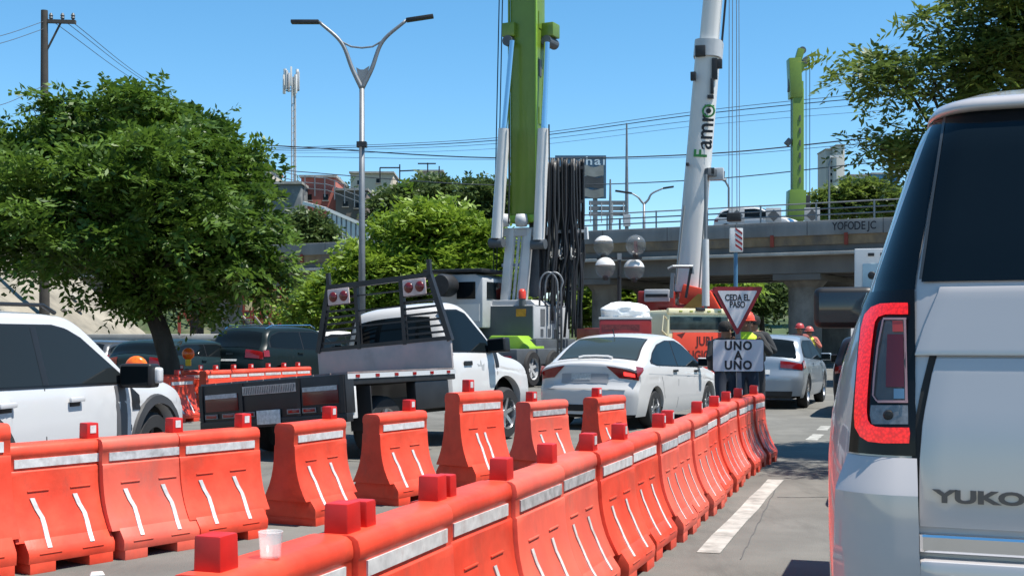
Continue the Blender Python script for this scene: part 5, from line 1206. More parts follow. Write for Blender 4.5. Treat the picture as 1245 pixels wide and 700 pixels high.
section('boom_collar', (860.6, 72), (862.4, 52), 34/s_, 34/s_, m_cgrey); section('boom_section', (861, 66), (882, -180), 23/s_, 21/s_, m_boomw)
MB().box(locw(852, 63, DW-0.4), (0.34, 0.4, 0.36)).build('collar_bracket', m_dark_steel, root, bevel=0.03)
MB().bar(locw(877, 60, DW-0.2), locw(890, -90, DW-0.2), 0.07).build('side_cable', m_hose, root)
for (px, py, w, h) in ((874, 78, 0.22, 0.30), (869, 84, 0.18, 0.7), (866, 105, 0.10, 0.5), (864, 118, 0.2, 0.12), (843, 93, 0.18, 0.28), (836, 200, 0.1, 0.1), (864, 208, 0.25, 0.2)):
    MB().box(locw(px, py, DW-0.55), (w, 0.2, h)).build('boom_fitting', m_dark_steel, root, bevel=0.015)
MB().bar(locw(858, 209, DW-0.6), locw(879, 213, DW-0.3), 0.25, 0.25).build('rope_guide', m_cdark, root, bevel=0.03)
MB().box(locw(871, 212, DW-0.4), (0.5, 0.3, 0.42)).build('rope_guide', m_cgrey, root, bevel=0.05)
for (a, b) in (((822, 345), (832, 250)), ((850, 352), (858, 240))): MB().tube([locw(*a, D=DW-0.7), locw(*b, D=DW-0.7)], 0.03, 6).build('boom_line', m_hose2, root)
mb = MB(); mb.tube([locw(812, 327, DW-1.5), locw(818, 324, DW-1.5), locw(842, 324, DW-1.5), locw(842, 333, DW-1.5)], 0.06, 6); mb.build('guard_rail', m_steel, root)
MB().bar(locw(818, 332, DW-1.5), locw(816, 362, DW-1.5), 0.12).build('guard_post', m_steel, root)
MB().bar(locw(840, 326, DW-1.5), locw(834, 362, DW-1.5), 0.08).build('guard_post', m_dark_steel, root)
# lettering running up the boom
ang = math.atan2(W(861, 62, DW).z - W(836, 356, DW).z, W(861, 62, DW).x - W(836, 356, DW).x)
m_ink = mat('black_ink', (0.015, 0.015, 0.017), 0.5); m_gink = mat('green_ink', (0.04, 0.22, 0.05), 0.5)
def boom_text(s, px, py, size, m, sx=1.0):
    q = locw(px, py, DW-0.55); o = text('lettering', s, size, m, boomw, q, (0, 0, 0), 0.004, offset=0.012, sx=sx)
    o.rotation_euler = (Matrix.Rotation(0, 3, 'Z') @ Matrix.Rotation(R(90), 3, 'X') @ Matrix.Rotation(ang, 3, 'Z')).to_euler(); return o
boom_text('F', 852.5, 187, 0.62, m_gink); boom_text('amr', 857.5, 160, 0.80, m_ink, 0.95); boom_text('i', 862.5, 129, 0.5, m_ink)
mb = MB(); ring = []; q = locw(861.5, 135, DW-0.56)
mb.tube([q+Vector((0.19*math.cos(a), 0, 0.19*math.sin(a))) for a in np.linspace(0, 2*math.pi, 17)], 0.035, 6); mb.build('logo_ring', m_gink, boomw)
MB().lathe([(0, -0.005), (0.09, 0)], q, 14, 'y').build('logo_dot', m_ink, boomw)
for px, px2 in ((887, 886), (891, 890), (895, 896), (898, 899)): MB().tube([locw(px, -180, DW+1), locw(px2, 262, DW+1)], 0.014, 5).build('hoist_rope', m_steel, root)
MB().box(locw(892.5, 264, DW+1), (0.5, 0.3, 0.3)).build('hook_block', m_dark_steel, root, bevel=0.05)

# ------------------------------------------------------------------ cream lorry with the red banner
DT = 30.0; root = thing('banner_lorry', 'cream cab lorry with a red lettered banner across its front', 'truck', G(850, DT), R(-24))
def lz(py): return CH+(HY-py)*DT/F
m_cream = mat('cream_paint', (0.82, 0.74, 0.46), 0.4, coat=0.3); wC = 1.78
mb = MB(); mb.prism([(-wC/2-0.02, 0.45), (wC/2+0.02, 0.45), (wC/2, lz(386)), (wC/2-0.05, lz(377)), (-wC/2+0.05, lz(377)), (-wC/2, lz(386))], (0, 0, 0), (1, 0, 0), (0, 0, 1), (0, 1.7, 0)); mb.build('cab', m_cream, root, bevel=0.05)
MB().box((0, -0.012, (lz(385)+lz(401))/2), (wC-0.14, 0.03, lz(385)-lz(401))).build('windscreen', mat('lorry_glass', (0.03, 0.045, 0.045), 0.06, ior=1.25, var=0.5, scale=4), root, bevel=0.01)
MB().box((0, 0.02, lz(378.5)), (wC-0.02, 0.12, 0.14)).build('sun_visor', m_cream, root, bevel=0.03)
for x in (-0.55, -0.25, 0.25, 0.55): MB().box((x, -0.05, lz(378.5)), (0.08, 0.03, 0.035)).build('marker_lamp', mat('olive_lamp', (0.3, 0.33, 0.05), 0.4), root)
MB().box((0, -0.05, lz(376)), (0.24, 0.1, 0.09)).build('roof_lamp', m_dark_steel, root, bevel=0.02)
m_ban = mat('banner_red', (0.66, 0.055, 0.022), 0.6, var=0.07, scale=2)
ban = MB().box((0.06, -0.05, (lz(404)+lz(449))/2), (wC-0.10, 0.03, lz(404)-lz(449))).build('banner', m_ban, root, bevel=0.006)
m_btext = mat('banner_text', (0.10, 0.012, 0.008), 0.6)
text('banner_text', 'JURI', 0.30, m_btext, ban, (0.12, -0.068, lz(415)), (R(90), 0, 0), 0.002, offset=0.008, sx=0.9); text('banner_text', 'REFUGIO', 0.30, m_btext, ban, (-0.24, -0.068, lz(432)), (R(90), 0, 0), 0.002, offset=0.008, sx=0.86)
MB().prism([(-0.12, 0.03), (0.12, 0.08), (0.02, -0.06)], (-0.55, -0.068, lz(408)), (1, 0, 0), (0, 0, 1), (0, 0.003, 0)).build('banner_mark', m_btext, ban)
MB().box((0, -0.1, 0.36), (wC+0.06, 0.2, 0.46)).build('bumper', m_carred, root, bevel=0.03)
for sx in (-1, 1):
    MB().box((sx*0.70, -0.19, lz(455)), (0.26, 0.06, 0.10)).build('headlight', m_chrome, root, bevel=0.02)
    MB().tube([(sx*(wC/2-0.02), 0.05, lz(388)), (sx*(wC/2+0.18), -0.1, lz(384)), (sx*(wC/2+0.22), -0.1, lz(402)), (sx*(wC/2), 0.05, lz(408))], 0.025, 6).build('mirror_bracket', m_cream if sx < 0 else m_black, root)
    for y in (0.7, 4.0): wheel(root, sx*0.68, y, 0.42, 0.26, sx, m_cgrey, 6)
MB().box((0, 3.3, 1.15), (1.7, 3.2, 1.0)).build('load_bed', m_crred, root, bevel=0.04)
MB().box((0, 2.4, 0.55), (0.8, 4.6, 0.2)).build('chassis', m_dark_steel, root)
# ------------------------------------------------------------------ box lorry under the overpass
DB = 34.0; root = thing('box_lorry', 'tall white framed box lorry with a blue grey rear door under the overpass', 'truck', G(1105, DB), R(18))
bt = CH+(HY-301)*DB/F
mb = MB(); mb.box((0, 3.0, (bt+0.95)/2), (2.9, 6.0, bt-0.95)); mb.build('box_body', m_white, root, bevel=0.04)
MB().box((-0.0, -0.012, (bt+0.75)/2), (2.46, 0.03, bt-1.6)).build('rear_door', mat('blue_grey_door', (0.26, 0.38, 0.45), 0.5, var=0.1, scale=2), root, bevel=0.01)
for i in range(7): MB().box((-1.0+i*0.33, -0.02, bt-0.17), (0.17, 0.03, 0.09)).build('marker_lamp', m_dark_steel, root, bevel=0.02)
mb = MB(); mb.lathe([(0, -0.04), (0.09, -0.03), (0.11, 0)], (-0.98, -0.03, bt-0.75), 14, 'y'); mb.build('door_vent', m_dark_steel, root)
MB().box((-0.2, -0.045, bt-1.5), (0.08, 0.04, 0.5)).build('door_lock', m_dark_steel, root)
MB().box((-0.9, -0.045, bt-1.2), (0.7, 0.03, 0.04)).build('door_bar', m_steel, root)
MB().box((0, 3.2, 0.7), (1.0, 6.2, 0.3)).build('chassis', m_dark_steel, root); MB().box((0, 6.9, 1.35), (2.2, 1.7, 1.9)).build('cab', m_white, root, bevel=0.08)
for y in (0.9, 1.9, 6.9):
    for sx in (-1, 1): wheel(root, sx*1.05, y, 0.48, 0.3, sx, m_cgrey, 6)

# ------------------------------------------------------------------ yield sign with the plate under it
DS = 14.6; q = G(896, DS); root = thing('yield_sign', 'red bordered triangular yield sign above a rectangular white plate on a post', 'sign', q)
sS = F/DS
def sx_(px): return (px-896)/sS
def sz(py): return CH+(HY-py)/sS
MB().bar((sx_(901), 0.05, 0), (sx_(897), 0.05, sz(350)), 0.055, 0.055).build('post', m_steel, root)
MB().box((sx_(900), 0.05, 0.03), (0.5, 0.5, 0.06)).build('post_base', m_dark_steel, root, bevel=0.01)
def rtri(cx, cz_, w, h, r, n=5):
    V = [(-w/2, h/2), (w/2, h/2), (0, -h/2)]; out = []
    for i in range(3):
        p = Vector((*V[i], 0)); a = (Vector((*V[i-1], 0))-p).normalized(); b = (Vector((*V[(i+1) % 3], 0))-p).normalized()
        A = p+a*r; B = p+b*r
        for k in range(n+1):
            t = k/n; q_ = A*(1-t)**2 + p*2*t*(1-t) + B*t*t; out.append((q_.x+cx, q_.y+cz_))
    return out
m_sred = mat('sign_red', (0.23, 0.012, 0.018), 0.45, var=0.08); m_swhite = mat('sign_white', (0.56, 0.56, 0.57), 0.5, var=0.05)
tcx, tcz = sx_(896.5), sz(378.5); tw, th2 = 64/sS, 60/sS
tri = MB().prism(rtri(tcx, tcz, tw, th2, 0.05), (0, 0.0, 0), (1, 0, 0), (0, 0, 1), (0, 0.004, 0)).build('triangle_plate', m_sred, root)
MB().prism(rtri(tcx, tcz+0.020, tw*0.76, th2*0.77, 0.02), (0, -0.004, 0), (1, 0, 0), (0, 0, 1), (0, 0.003, 0)).build('triangle_face', m_swhite, tri)
m_let = mat('sign_black', (0.02, 0.02, 0.022), 0.6)
text('lettering', 'CEDA EL', 0.105, m_let, tri, (tcx, -0.005, sz(362)), (R(90), 0, 0), 0.001, offset=0.003, sx=0.72); text('lettering', 'PASO', 0.105, m_let, tri, (tcx, -0.005, sz(370.5)), (R(90), 0, 0), 0.001, offset=0.003, sx=0.72)
mb = MB(); px0, px1, py0, py1 = sx_(866), sx_(929), sz(452), sz(412); r_ = 0.03; rc_ = []
for cx_, cy_, a0 in ((px1-r_, py1-r_, 0), (px0+r_, py1-r_, 90), (px0+r_, py0+r_, 180), (px1-r_, py0+r_, 270)):
    for k in range(5): a = R(a0+22.5*k); rc_.append((cx_+r_*math.cos(a), cy_+r_*math.sin(a)))
pl = mb.prism(rc_, (0, 0.0, 0), (1, 0, 0), (0, 0, 1), (0, 0.004, 0)).build('plate', m_let, root)
cxp, cyp = (px0+px1)/2, (py0+py1)/2
MB().prism([(cxp+(a-cxp)*0.972, cyp+(b-cyp)*0.955) for a, b in rc_], (0, -0.004, 0), (1, 0, 0), (0, 0, 1), (0, 0.003, 0)).build('plate_face', m_swhite, pl)
for s_, py in (('UNO', 420.5), ('A', 432.3), ('UNO', 444.2)): text('lettering', s_, 0.142, m_let, pl, (cxp, -0.005, sz(py)), (R(90), 0, 0), 0.001, offset=0.006, sx=0.92, space=1.18)
# striped marker on a blue pole
DM = 30.0; root = thing('hazard_marker', 'small white box marker with red diagonal stripes on a blue pole', 'sign', G(895, DM)); sM = F/DM
zM = CH+(HY-292)/sM
MB().cyl((0, 0.06, 0), (0, 0.06, zM), 0.05, 0.05, 10).build('pole', mat('pole_blue', (0.06, 0.16, 0.27), 0.5, var=0.2), root)
bxm = MB().box((0, 0, zM), (16/sM, 0.12, 29/sM)).build('marker_box', m_white, root, bevel=0.02)
for k in range(4):
    zc = zM+0.02+(k-1.5)*0.13; MB().prism([(-0.06, 0.09), (0.11, -0.03), (0.11, -0.09), (-0.06, 0.03)], (0.03, -0.066, zc), (1, 0, 0), (0, 0, 1), (0, 0.004, 0)).build('stripe', m_sred, bxm)
# grey and white post beside the white boom
DP = 38.0; root = thing('grey_post', 'tall grey post with a thick white lower sleeve beside the white boom', 'post', G(858, DP)); sP = F/DP
MB().cyl((0, 0, 0), (0, 0, CH+(HY-212)/sP), 0.055, 0.05, 12).build('pole', m_steel, root)
MB().cyl((0, 0, CH+(HY-372)/sP), (0, 0, CH+(HY-291)/sP), 0.12, 0.10, 14).build('sleeve', m_white, root, smooth='auto')

# ------------------------------------------------------------------ globe lamp
DG = 34.0; root = thing('globe_lamp', 'black lamp post with four hazy glass globes beside the crane hoses', 'lamp', G(753, DG)); sG = F/DG
zG = lambda py: CH+(HY-py)/sG
m_dbl = mat('lamp_black', (0.02, 0.02, 0.022), 0.5)
MB().tube([(0, 0, 0), (0, 0, 0.5), (0, 0, zG(312))], [0.11, 0.07, 0.05], 10).build('post', m_dbl, root)
MB().lathe([(0.16, 0), (0.16, 0.2), (0.09, 0.35), (0.07, 0.5)], (0, 0, 0), 14).build('base', m_dbl, root)
arm = MB().bar((-0.62, 0, zG(314)), (0.62, 0, zG(314)), 0.07).build('arm', m_dbl, root); MB().bar((0, 0, zG(316)), (0, 0, zG(308)), 0.12).build('finial', m_steel, root)
MB().bar((0, -0.3, zG(336)), (0, 0.3, zG(336)), 0.06).build('arm', m_dbl, root)
m_gl = bpy.data.materials.new('globe_glass'); m_gl.use_nodes = True
nt = m_gl.node_tree; pb_ = nt.nodes['Principled BSDF']; pb_.inputs['Base Color'].default_value = (0.30, 0.32, 0.33, 1); pb_.inputs['Roughness'].default_value = 0.12; pb_.inputs['Alpha'].default_value = 0.16; pb_.inputs['Coat Weight'].default_value = 0.6
for (px, py, r, y) in ((734, 299, 12.5, 0), (773, 298, 12.5, 0), (735, 326, 12.5, -0.25), (772, 327, 13, 0.25)):
    mb = MB(); rr = r/sG; mb.lathe([(rr*math.sin(a), -rr*math.cos(a)) for a in np.linspace(0.02, math.pi-0.02, 13)], ((px-753)/sG, y, zG(py)), 22)
    g_ = mb.build('globe', m_gl, root, smooth=True)
    MB().lathe([(rr*0.99*math.sin(a)+0.004, rr*0.99*math.cos(a)+0.004) for a in np.linspace(0.02, 1.1 if py < 310 else 1.35, 8)], ((px-753)/sG, y, zG(py)), 22).build('highlight_cap', m_white if py > 0 and px != 773 else m_gl, g_, smooth=True)  # white caps: bright highlights on the glass put into colour
    MB().lathe([(0.07, 0), (0.09, 0.08), (0.06, 0.12)], ((px-753)/sG, y, zG(py+r)-0.06), 12).build('collar', m_dbl, g_)

# ------------------------------------------------------------------ twin arm street lights
def twin_light(label, px, D, tips, y_v, arm_w, z0=0.0, th=1.0, gauge=0.085, group=None):
    root = thing('street_light', label, 'lamp', G(px, D, z0)); s = F/D
    L = lambda x, y: Vector(((x-px)/s, 0, CH+(HY-y)/s-z0))
    pole_top = L(px, y_v)
    MB().tube([(0, 0, 0), (0, 0, pole_top.z*0.5), pole_top], [gauge*1.25, gauge, gauge*0.8], 12).build('pole', m_steel, root, smooth=True)
    for (kx, ky, tx, ty, mx, my) in tips:
        c_ = catmull([tuple(pole_top), tuple(L(px+(kx-px)*0.22, y_v-(y_v-my)*0.42)), tuple(L(mx, my)), tuple(L(kx, ky))], 7)
        MB().tube([Vector(q) for q in c_], list(np.linspace(gauge*0.8, gauge*0.5, len(c_))), 8).build('arm', m_steel, root, smooth=True)
        a, b = L(kx, ky), L(tx, ty)
        MB().bar(a, b, 0.22*th, 0.09*th).build('lamp_head', m_dark_steel, root, bevel=0.02)
    return root, L
rt_l, L = twin_light('tall twin armed street light curving into a V against the sky', 440, 33, [(388, 27, 354, 27, 415, 52), (494, 25, 527, 20, 465, 51)], 108, 1)
MB().tube([L(415, 51), L(427, 57), L(440, 58.5), L(453, 57), L(465, 50)], 0.025, 6).build('tie_bar', m_steel, rt_l)
MB().prism([(-0.155, 0), (-0.05, -0.06), (0.05, -0.06), (0.20, 0.04), (0.02, -0.66), (-0.02, -0.66)], L(440, 82), (1, 0, 0), (0, 0, 1), (0, 0.04, 0)).build('gusset', m_steel, rt_l)
MB().box(L(440, 176), (0.26, 0.26, 0.14)).build('clamp_box', m_dark_steel, rt_l)
twin_light('small twin armed street light standing on the overpass', 783, 72, [(768, 235, 748, 232, 776, 240), (806, 229, 819, 227, 792, 236)], 248, 1, z0=5.9, th=1.1, gauge=0.09)
for (px, D, ytop, hx, lb) in ((886, 70, 228, 878, 'single arm light on the overpass behind the hoist ropes'), (1008, 74, 200, 1014, 'single arm light on the overpass before the tower block')):
    root = thing('street_light', lb, 'lamp', G(px, D, 5.9)); z = CH+(HY-ytop)*D/F-5.9
    MB().tube([(0, 0, 0), (0, 0, z), ((hx-px)*D/F*0.5, 0, z+0.35), ((hx-px)*D/F, 0, z+0.45)], 0.06, 6).build('pole', m_steel, root); MB().box(((hx-px)*D/F*1.3, 0, z+0.46), (0.7, 0.25, 0.12)).build('lamp_head', m_white, root)

# ------------------------------------------------------------------ poles, masts and wires
m_poled = mat('pole_concrete', (0.055, 0.05, 0.045), 0.9, var=0.2); m_wire = mat('wire', (0.06, 0.065, 0.075), 0.7)
def utility_pole(label, px, D, ytop, arm, z0=0, r=0.14):
    root = thing('utility_pole', label, 'pole', G(px, D, z0)); s = F/D; z = CH+(HY-ytop)/s-z0
    MB().tube([(0, 0, 0), (0, 0, z)], [r*1.3, r*0.8], 10).build('pole', m_poled, root, smooth='auto')
    a, b, ya = arm; za = CH+(HY-ya)/s-z0; xa, xb = (a-px)/s, (b-px)/s
    MB().bar((xa, 0, za), (xb, 0, za-0.03), 0.13, 0.11).build('crossarm', m_poled, root)
    for t in (0.25, 0.6, 0.92):
        x = xa+(xb-xa)*t; MB().lathe([(0.03, 0), (0.07, 0.06), (0.05, 0.1), (0.07, 0.14), (0.03, 0.22)], (x, 0, za+0.04), 10).build('insulator', m_cdark, root)
    MB().bar((0, 0, za-1.1*(b-px)/38), ((xb)*0.55, 0, za), 0.05).build('brace', m_poled, root)
utility_pole('tall dark utility pole with crossarm rising behind the big tree', 54, 40, 13, (52, 92, 26))
utility_pole('smaller utility pole with crossarm behind the tree edge', 275, 95, 146, (262, 286, 153), z0=hill_h((275-CX)/F*95, 95), r=0.16)
def wire(label, pts, r=0.02, group='overhead wires'):
    P_ = [tuple(W(*p)) for p in pts]; c_ = catmull(P_, 10); mb = MB(); mb.tube([Vector(q) for q in c_], r, 5)
    tag(mb.build('overhead_wire', m_wire), label, 'wire', group)
for k, (dx, dy) in enumerate(((0, 0), (8, 0), (-12, 2))): wire(['upper', 'middle', 'lower'][k]+' thin power line running between the two left utility poles', [(80+dx, 27+dy, 40), (170+dx*.6, 95+dy, 60), (270+dx*.4, 152+dy*.5, 95)], 0.012, 'lines between the left poles')
for k in range(3): wire(['topmost', 'second', 'lowest'][k]+' thin power line leaving the tall dark utility pole', [(54, 26+k*9+ (60 if k == 2 else 0), 40), (0, 44+k*9 + (66 if k == 2 else 0), 36), (-80, 60+k*10+(60 if k == 2 else 0), 32)], 0.01, 'lines leaving the tall pole')
DWI = 78
for lb, ys_, r in (('topmost of four power cables crossing the sky behind both cranes', (181, 168, 134, 112, 96), 0.024), ('second from top power cable crossing the sky behind both cranes', (183, 171, 138, 117, 101), 0.034), ('third from top power cable crossing the sky behind both cranes', (185, 175, 145, 125, 112), 0.02), ('thinnest power cable crossing the sky behind both cranes', (187, 181, 152, 134, 122), 0.014),
               ('thick bundled cable sagging behind the crane booms', (176, 192, 187, 166, 150), 0.05), ('thin cable close under the thick bundled cable', (190, 194, 190, 172, 158), 0.02), ('lowest cable passing just above the overpass lights', (205, 225, 218, 196, 180), 0.04)):
    wire(lb, [(200, ys_[0]+4, DWI+25), (300, ys_[0], DWI+15), (600, ys_[1], DWI+6), (860, ys_[2], DWI), (1080, ys_[3], DWI-4), (1300, ys_[4], DWI-6)], r*0.85, 'cables over the overpass')
# phone mast
DMs = 150; z0 = hill_h((357-CX)/F*DMs, DMs); root = thing('phone_mast', 'slim phone mast with a cluster of white antennas', 'mast', G(357, DMs, z0-0.3)); s = F/DMs
zz = lambda py: CH+(HY-py)/s-z0+0.3
for dx, dy in ((-0.25, 0), (0.25, 0), (0, 0.4)): MB().cyl((dx, dy, 0), (dx*0.8, dy*0.8, zz(95)), 0.10, 0.09, 8).build('mast_leg', m_cgrey, root)
for k in range(14):
    z = zz(235)+k*(zz(110)-zz(235))/14; MB().bar((-0.25, 0, z), (0.25, 0, z+0.5), 0.06).build('lattice', m_cgrey, root)
for k in range(9):
    a = 2*math.pi*k/9; MB().box((0.85*math.cos(a)-0.3, 0.85*math.sin(a), zz(99)+0.5*math.sin(k*2.1)), (0.34, 0.24, 2.3), Matrix.Rotation(a, 3, 'Z')).build('antenna', m_white if k % 3 else m_cgrey, root, bevel=0.04)
MB().lathe([(0.95, 0), (0.95, 0.12), (0.85, 0.12)], (-0.25, 0, zz(110)), 16).build('antenna_ring', m_steel, root)
for px, yt_, lb in ((762, 150, 'slim tall mast standing behind the overpass lights'), (742, 218, 'slim service pole beside the grey sign board')):
    root = thing('slim_mast', lb, 'mast', G(px, 74, 5.9)); z = CH+(HY-yt_)*74/F-5.9
    MB().tube([(0, 0, 0), (0, 0, z*0.55), (0, 0, z)], [0.13, 0.10, 0.05], 8).build('pole', m_steel, root); MB().box((0, -0.1, z*0.3), (0.4, 0.3, 0.7)).build('box', m_cgrey, root)

# ------------------------------------------------------------------ billboard and sign board beyond the overpass
root = thing('billboard', 'dark billboard with pale lettering and a landscape picture', 'billboard', G(706, 84)); s = F/84
Z = lambda py: CH+(HY-py)/s
xb = lambda px: (px-706)/s
MB().box((0, 0.15, (Z(189)+Z(241))/2), (62/s, 0.25, Z(189)-Z(241))).build('panel', mat('billboard_blue', (0.045, 0.10, 0.16), 0.5, var=0.15, scale=0.6), root)
m_bp = [mat('print_pale', (0.36, 0.38, 0.38), 0.6, var=0.2, scale=1.2), mat('print_dark', (0.05, 0.055, 0.06), 0.6, var=0.3, scale=1.2), mat('print_mid', (0.18, 0.19, 0.18), 0.6, var=0.3, scale=1)]
for (x0, x1, y0, y1, k) in ((678, 734, 202, 214, 2), (708, 733, 205, 214, 0), (678, 734, 215, 229, 1), (700, 730, 217, 222, 0), (678, 734, 230, 240, 2), (705, 733, 231, 236, 1)):
    mb = MB(); n = 14; top = []; bot = []
    for i in range(n+1): x = x0+(x1-x0)*i/n; top.append((xb(x), Z(y0+1.4*math.sin(i*1.1+k)))); bot.append((xb(x), Z(y1+1.2*math.sin(i*0.9+2*k))))
    mb.prism(top+bot[::-1], (0, 0.02-0.004*(k+1)-0.002*(y0 % 7), 0), (1, 0, 0), (0, 0, 1), (0, 0.003, 0)); mb.build('print', m_bp[k], root)
text('lettering', 'thai', 0.82, mat('print_white', (0.5, 0.6, 0.66), 0.6), root, (xb(720), 0.015, Z(196)), (R(90), 0, 0), 0.003, offset=0.012, sx=1.25, space=1.2)
for px in (690, 724): MB().bar((xb(px), 0.3, 0), (xb(px), 0.3, Z(235)), 0.3, 0.3).build('support_post', m_steel, root)
root = thing('sign_board', 'grey ribbed sign board seen from behind above the overpass', 'sign', G(738, 76, 5.9)); s = F/76; Z = lambda py: CH+(HY-py)/s-5.9
for k in range(3): MB().box((0, 0.0, Z(256-7*k*0.95+4)), (44/s, 0.05, 5.2/s)).build('slat', mat('slat_grey', (0.14, 0.15, 0.16), 0.6, var=0.2), root)
for k in range(4): MB().box((-20/s+k*13.3/s, -0.06, Z(259)), (0.06, 0.06, 24/s)).build('mullion', m_cgrey, root)
MB().bar((-0.8, 0.1, 0), (-0.8, 0.1, Z(265)), 0.12).build('support_post', m_steel, root); MB().bar((0.8, 0.1, 0), (0.8, 0.1, Z(265)), 0.12).build('support_post', m_steel, root)
# diamond signs seen from behind and vehicles on the overpass
for px, lb in ((893, 'back of a diamond road sign beside the white car on the overpass'), (938, 'back of a diamond road sign by the overpass rail left of the green jib'), (985, 'back of a diamond road sign by the overpass rail near the trees')):
    s_b = s_at(px); q = b0+pb(s_b, -0.35, 0); D = q.y; z = CH+(HY-262)*D/F
    root = thing('diamond_sign', lb, 'sign', (q.x, q.y, 5.95)); MB().box((0, 0, z-5.95), (0.72, 0.02, 0.72), Matrix.Identity(3)).build('backing_plate', m_cgrey, root, bevel=0.005)
    MB().box((0, -0.015, z-5.95), (0.40, 0.01, 0.40), Matrix.Rotation(R(45), 3, 'Y')).build('diamond', m_cdark, root); MB().box((0, 0.03, (z-5.95)/2), (0.06, 0.04, z-5.95)).build('post', m_steel, root)
bc_ = thing('hatchback_car', 'white car driving across the overpass', 'car', b0+pb(s_at(900), -2.6, 6.252), math.atan2(bd.x, bd.y)); hatch(bc_, 4.2, 1.48, m_white)
# green jib rising behind the overpass
DJ = 68; root = thing('green_jib', 'green telescopic boom head rising behind the overpass', 'crane', G(970, DJ)); s = F/DJ
Z = lambda py: CH+(HY-py)/s
J = lambda px, py, y=0: Vector(((px-970)/s, y, Z(py)))
def jbar(name, a, b, w, m, d=None): return MB().bar(J(*a), J(*b), w/s, (d or w)/s, up=(0, 1, 0)).build(name, m, root, bevel=0.02)
jbar('boom', (969, 400), (969, 100), 13, m_green, 14); jbar('boom', (967, 120), (965, 72), 14.6, m_green, 16); jbar('boom_rib', (976, 260), (976, 108), 2.5, m_lime); jbar('boom_rib', (963, 262), (963, 106), 2, m_cdark)
jbar('sheave_arm', (967, 85), (974, 60), 8, m_green); jbar('sheave_arm', (972, 88), (980, 72), 6, m_green)
for px, py, r in ((975, 62, 4.5), (980, 74, 4.5)): MB().lathe([(0, -0.15), (r/s, -0.15), (r/s, 0.15), (0, 0.15)], J(px, py), 16, 'y').build('sheave', m_cdark, root)
jbar('boom_collar', (960, 112), (961, 96), 5, m_cdark); jbar('lock_block', (956, 176), (961, 170), 7, m_cdark); jbar('base_clamp', (967, 268), (968, 232), 20, m_green, 20); jbar('base_clamp', (980, 268), (981, 238), 7, m_dark_steel)
for k in range(8): MB().box(J(971, 250-15*k, -0.33), (0.08, 0.05, 0.3)).build('boom_slot', m_cdark, root)
for px in (980, 984.5): MB().tube([J(px, 72), J(px, 262)], 0.02, 5).build('hoist_rope', m_hose, root)
MB().box((0, 0.5, 0.9), (2.6, 6.0, 1.0)).build('carrier', m_cdark, root, bevel=0.1)
# ------------------------------------------------------------------ far buildings
def facade(name, label, px0, px1, y0, y1, D, m, wins=(), roof=None, depth=8, z0=None, cat='building', m_win=m_glass):
    s = F/D; cx = (px0+px1)/2; gz = hill_h((cx-CX)/F*D, D) if z0 is None else z0; zt2 = CH+(HY-y0)/s; zb2 = min(CH+(HY-y1)/s, gz)-0.3
    root = thing(name, label, cat, G(cx, D, zb2)); w = (px1-px0)/s
    MB().box((0, depth/2, (zt2-zb2)/2), (w, depth, zt2-zb2)).build('wall', m, root, bevel=0.05)
    MB().box((0, depth/2-0.1, zt2-zb2+0.12), (w+0.3, depth+0.4, 0.25)).build('roof_slab', roof or m_conc, root)
    for (x, y, ww, hh) in wins:
        wi = MB().box(((x-cx)/s, -0.02, CH+(HY-y)/s-zb2), (ww/s, 0.08, hh/s)).build('window', m_win, root); MB().box(((x-cx)/s, -0.08, CH+(HY-y-hh/2)/s-zb2-0.06), (ww/s+0.2, 0.15, 0.1)).build('sill', m_conc, wi)
    return root
m_tower = mat('tower_grey', (0.40, 0.385, 0.36), 0.85, var=0.12, scale=0.15, streak=0.2); m_cream2 = mat('cream_wall', (0.48, 0.42, 0.34), 0.9, var=0.15, scale=0.4)
m_brick = mat('red_render', (0.36, 0.11, 0.085), 0.9, var=0.15, scale=0.5); m_brown = mat('brown_wall', (0.16, 0.135, 0.115), 0.9, var=0.25, scale=0.5); m_wgrey = mat('grey_wall', (0.13, 0.14, 0.145), 0.9, var=0.3, scale=0.4, col2=(0.3, 0.3, 0.29), mixscale=0.3, mixlo=0.55, mixhi=0.7)
t = facade('tower_block', 'tall grey concrete tower block beyond the overpass trees', 1004, 1018, 182, 260, 300, m_tower, [(1011, y, 3, 3) for y in (196, 204, 212, 220, 228)], z0=5); 
t2 = facade('tower_block', 'pale lift tower standing against the grey tower block', 1017, 1027, 177, 260, 296, mat('tower_pale', (0.5, 0.48, 0.45), 0.85, var=0.08, scale=0.15), [], z0=5, depth=10)
facade('low_block', 'white and blue commercial block behind the trees by the tower', 1030, 1060, 214, 250, 200, mat('pale_wall', (0.55, 0.55, 0.54), 0.8, var=0.1, scale=0.3), [(1045, 222, 14, 8)], z0=5)
facade('low_block', 'blue fronted commercial block right of the white one', 1060, 1092, 212, 250, 199, mat('blue_wall', (0.10, 0.25, 0.42), 0.6, var=0.2, scale=0.25), [], z0=5)
facade('hill_house', 'red walled house with a brown base on the left hill', 366, 408, 216, 262, 128, m_brick, [(376, 240, 6, 7), (396, 240, 6, 7)])
facade('hill_house', 'brown rendered building beside the red walled house', 408, 446, 232, 275, 127, m_brown, [(420, 248, 6, 6), (434, 250, 6, 6)])
facade('hill_house', 'dark grey stained building at the left edge of the hill', 305, 366, 224, 262, 124, m_wgrey, [(345, 238, 8, 6), (322, 236, 8, 6)])
facade('hill_house', 'brown walled yard building with red and white coping above the tree', 285, 326, 204, 235, 132, m_cream2, [(300, 222, 6, 6)], roof=mat('coping_red', (0.4, 0.14, 0.11), 0.8, var=0.2))
facade('hill_house', 'small cream building behind the tall street light', 426, 478, 211, 240, 165, m_cream2, [(460, 220, 5, 5), (437, 222, 5, 5)])
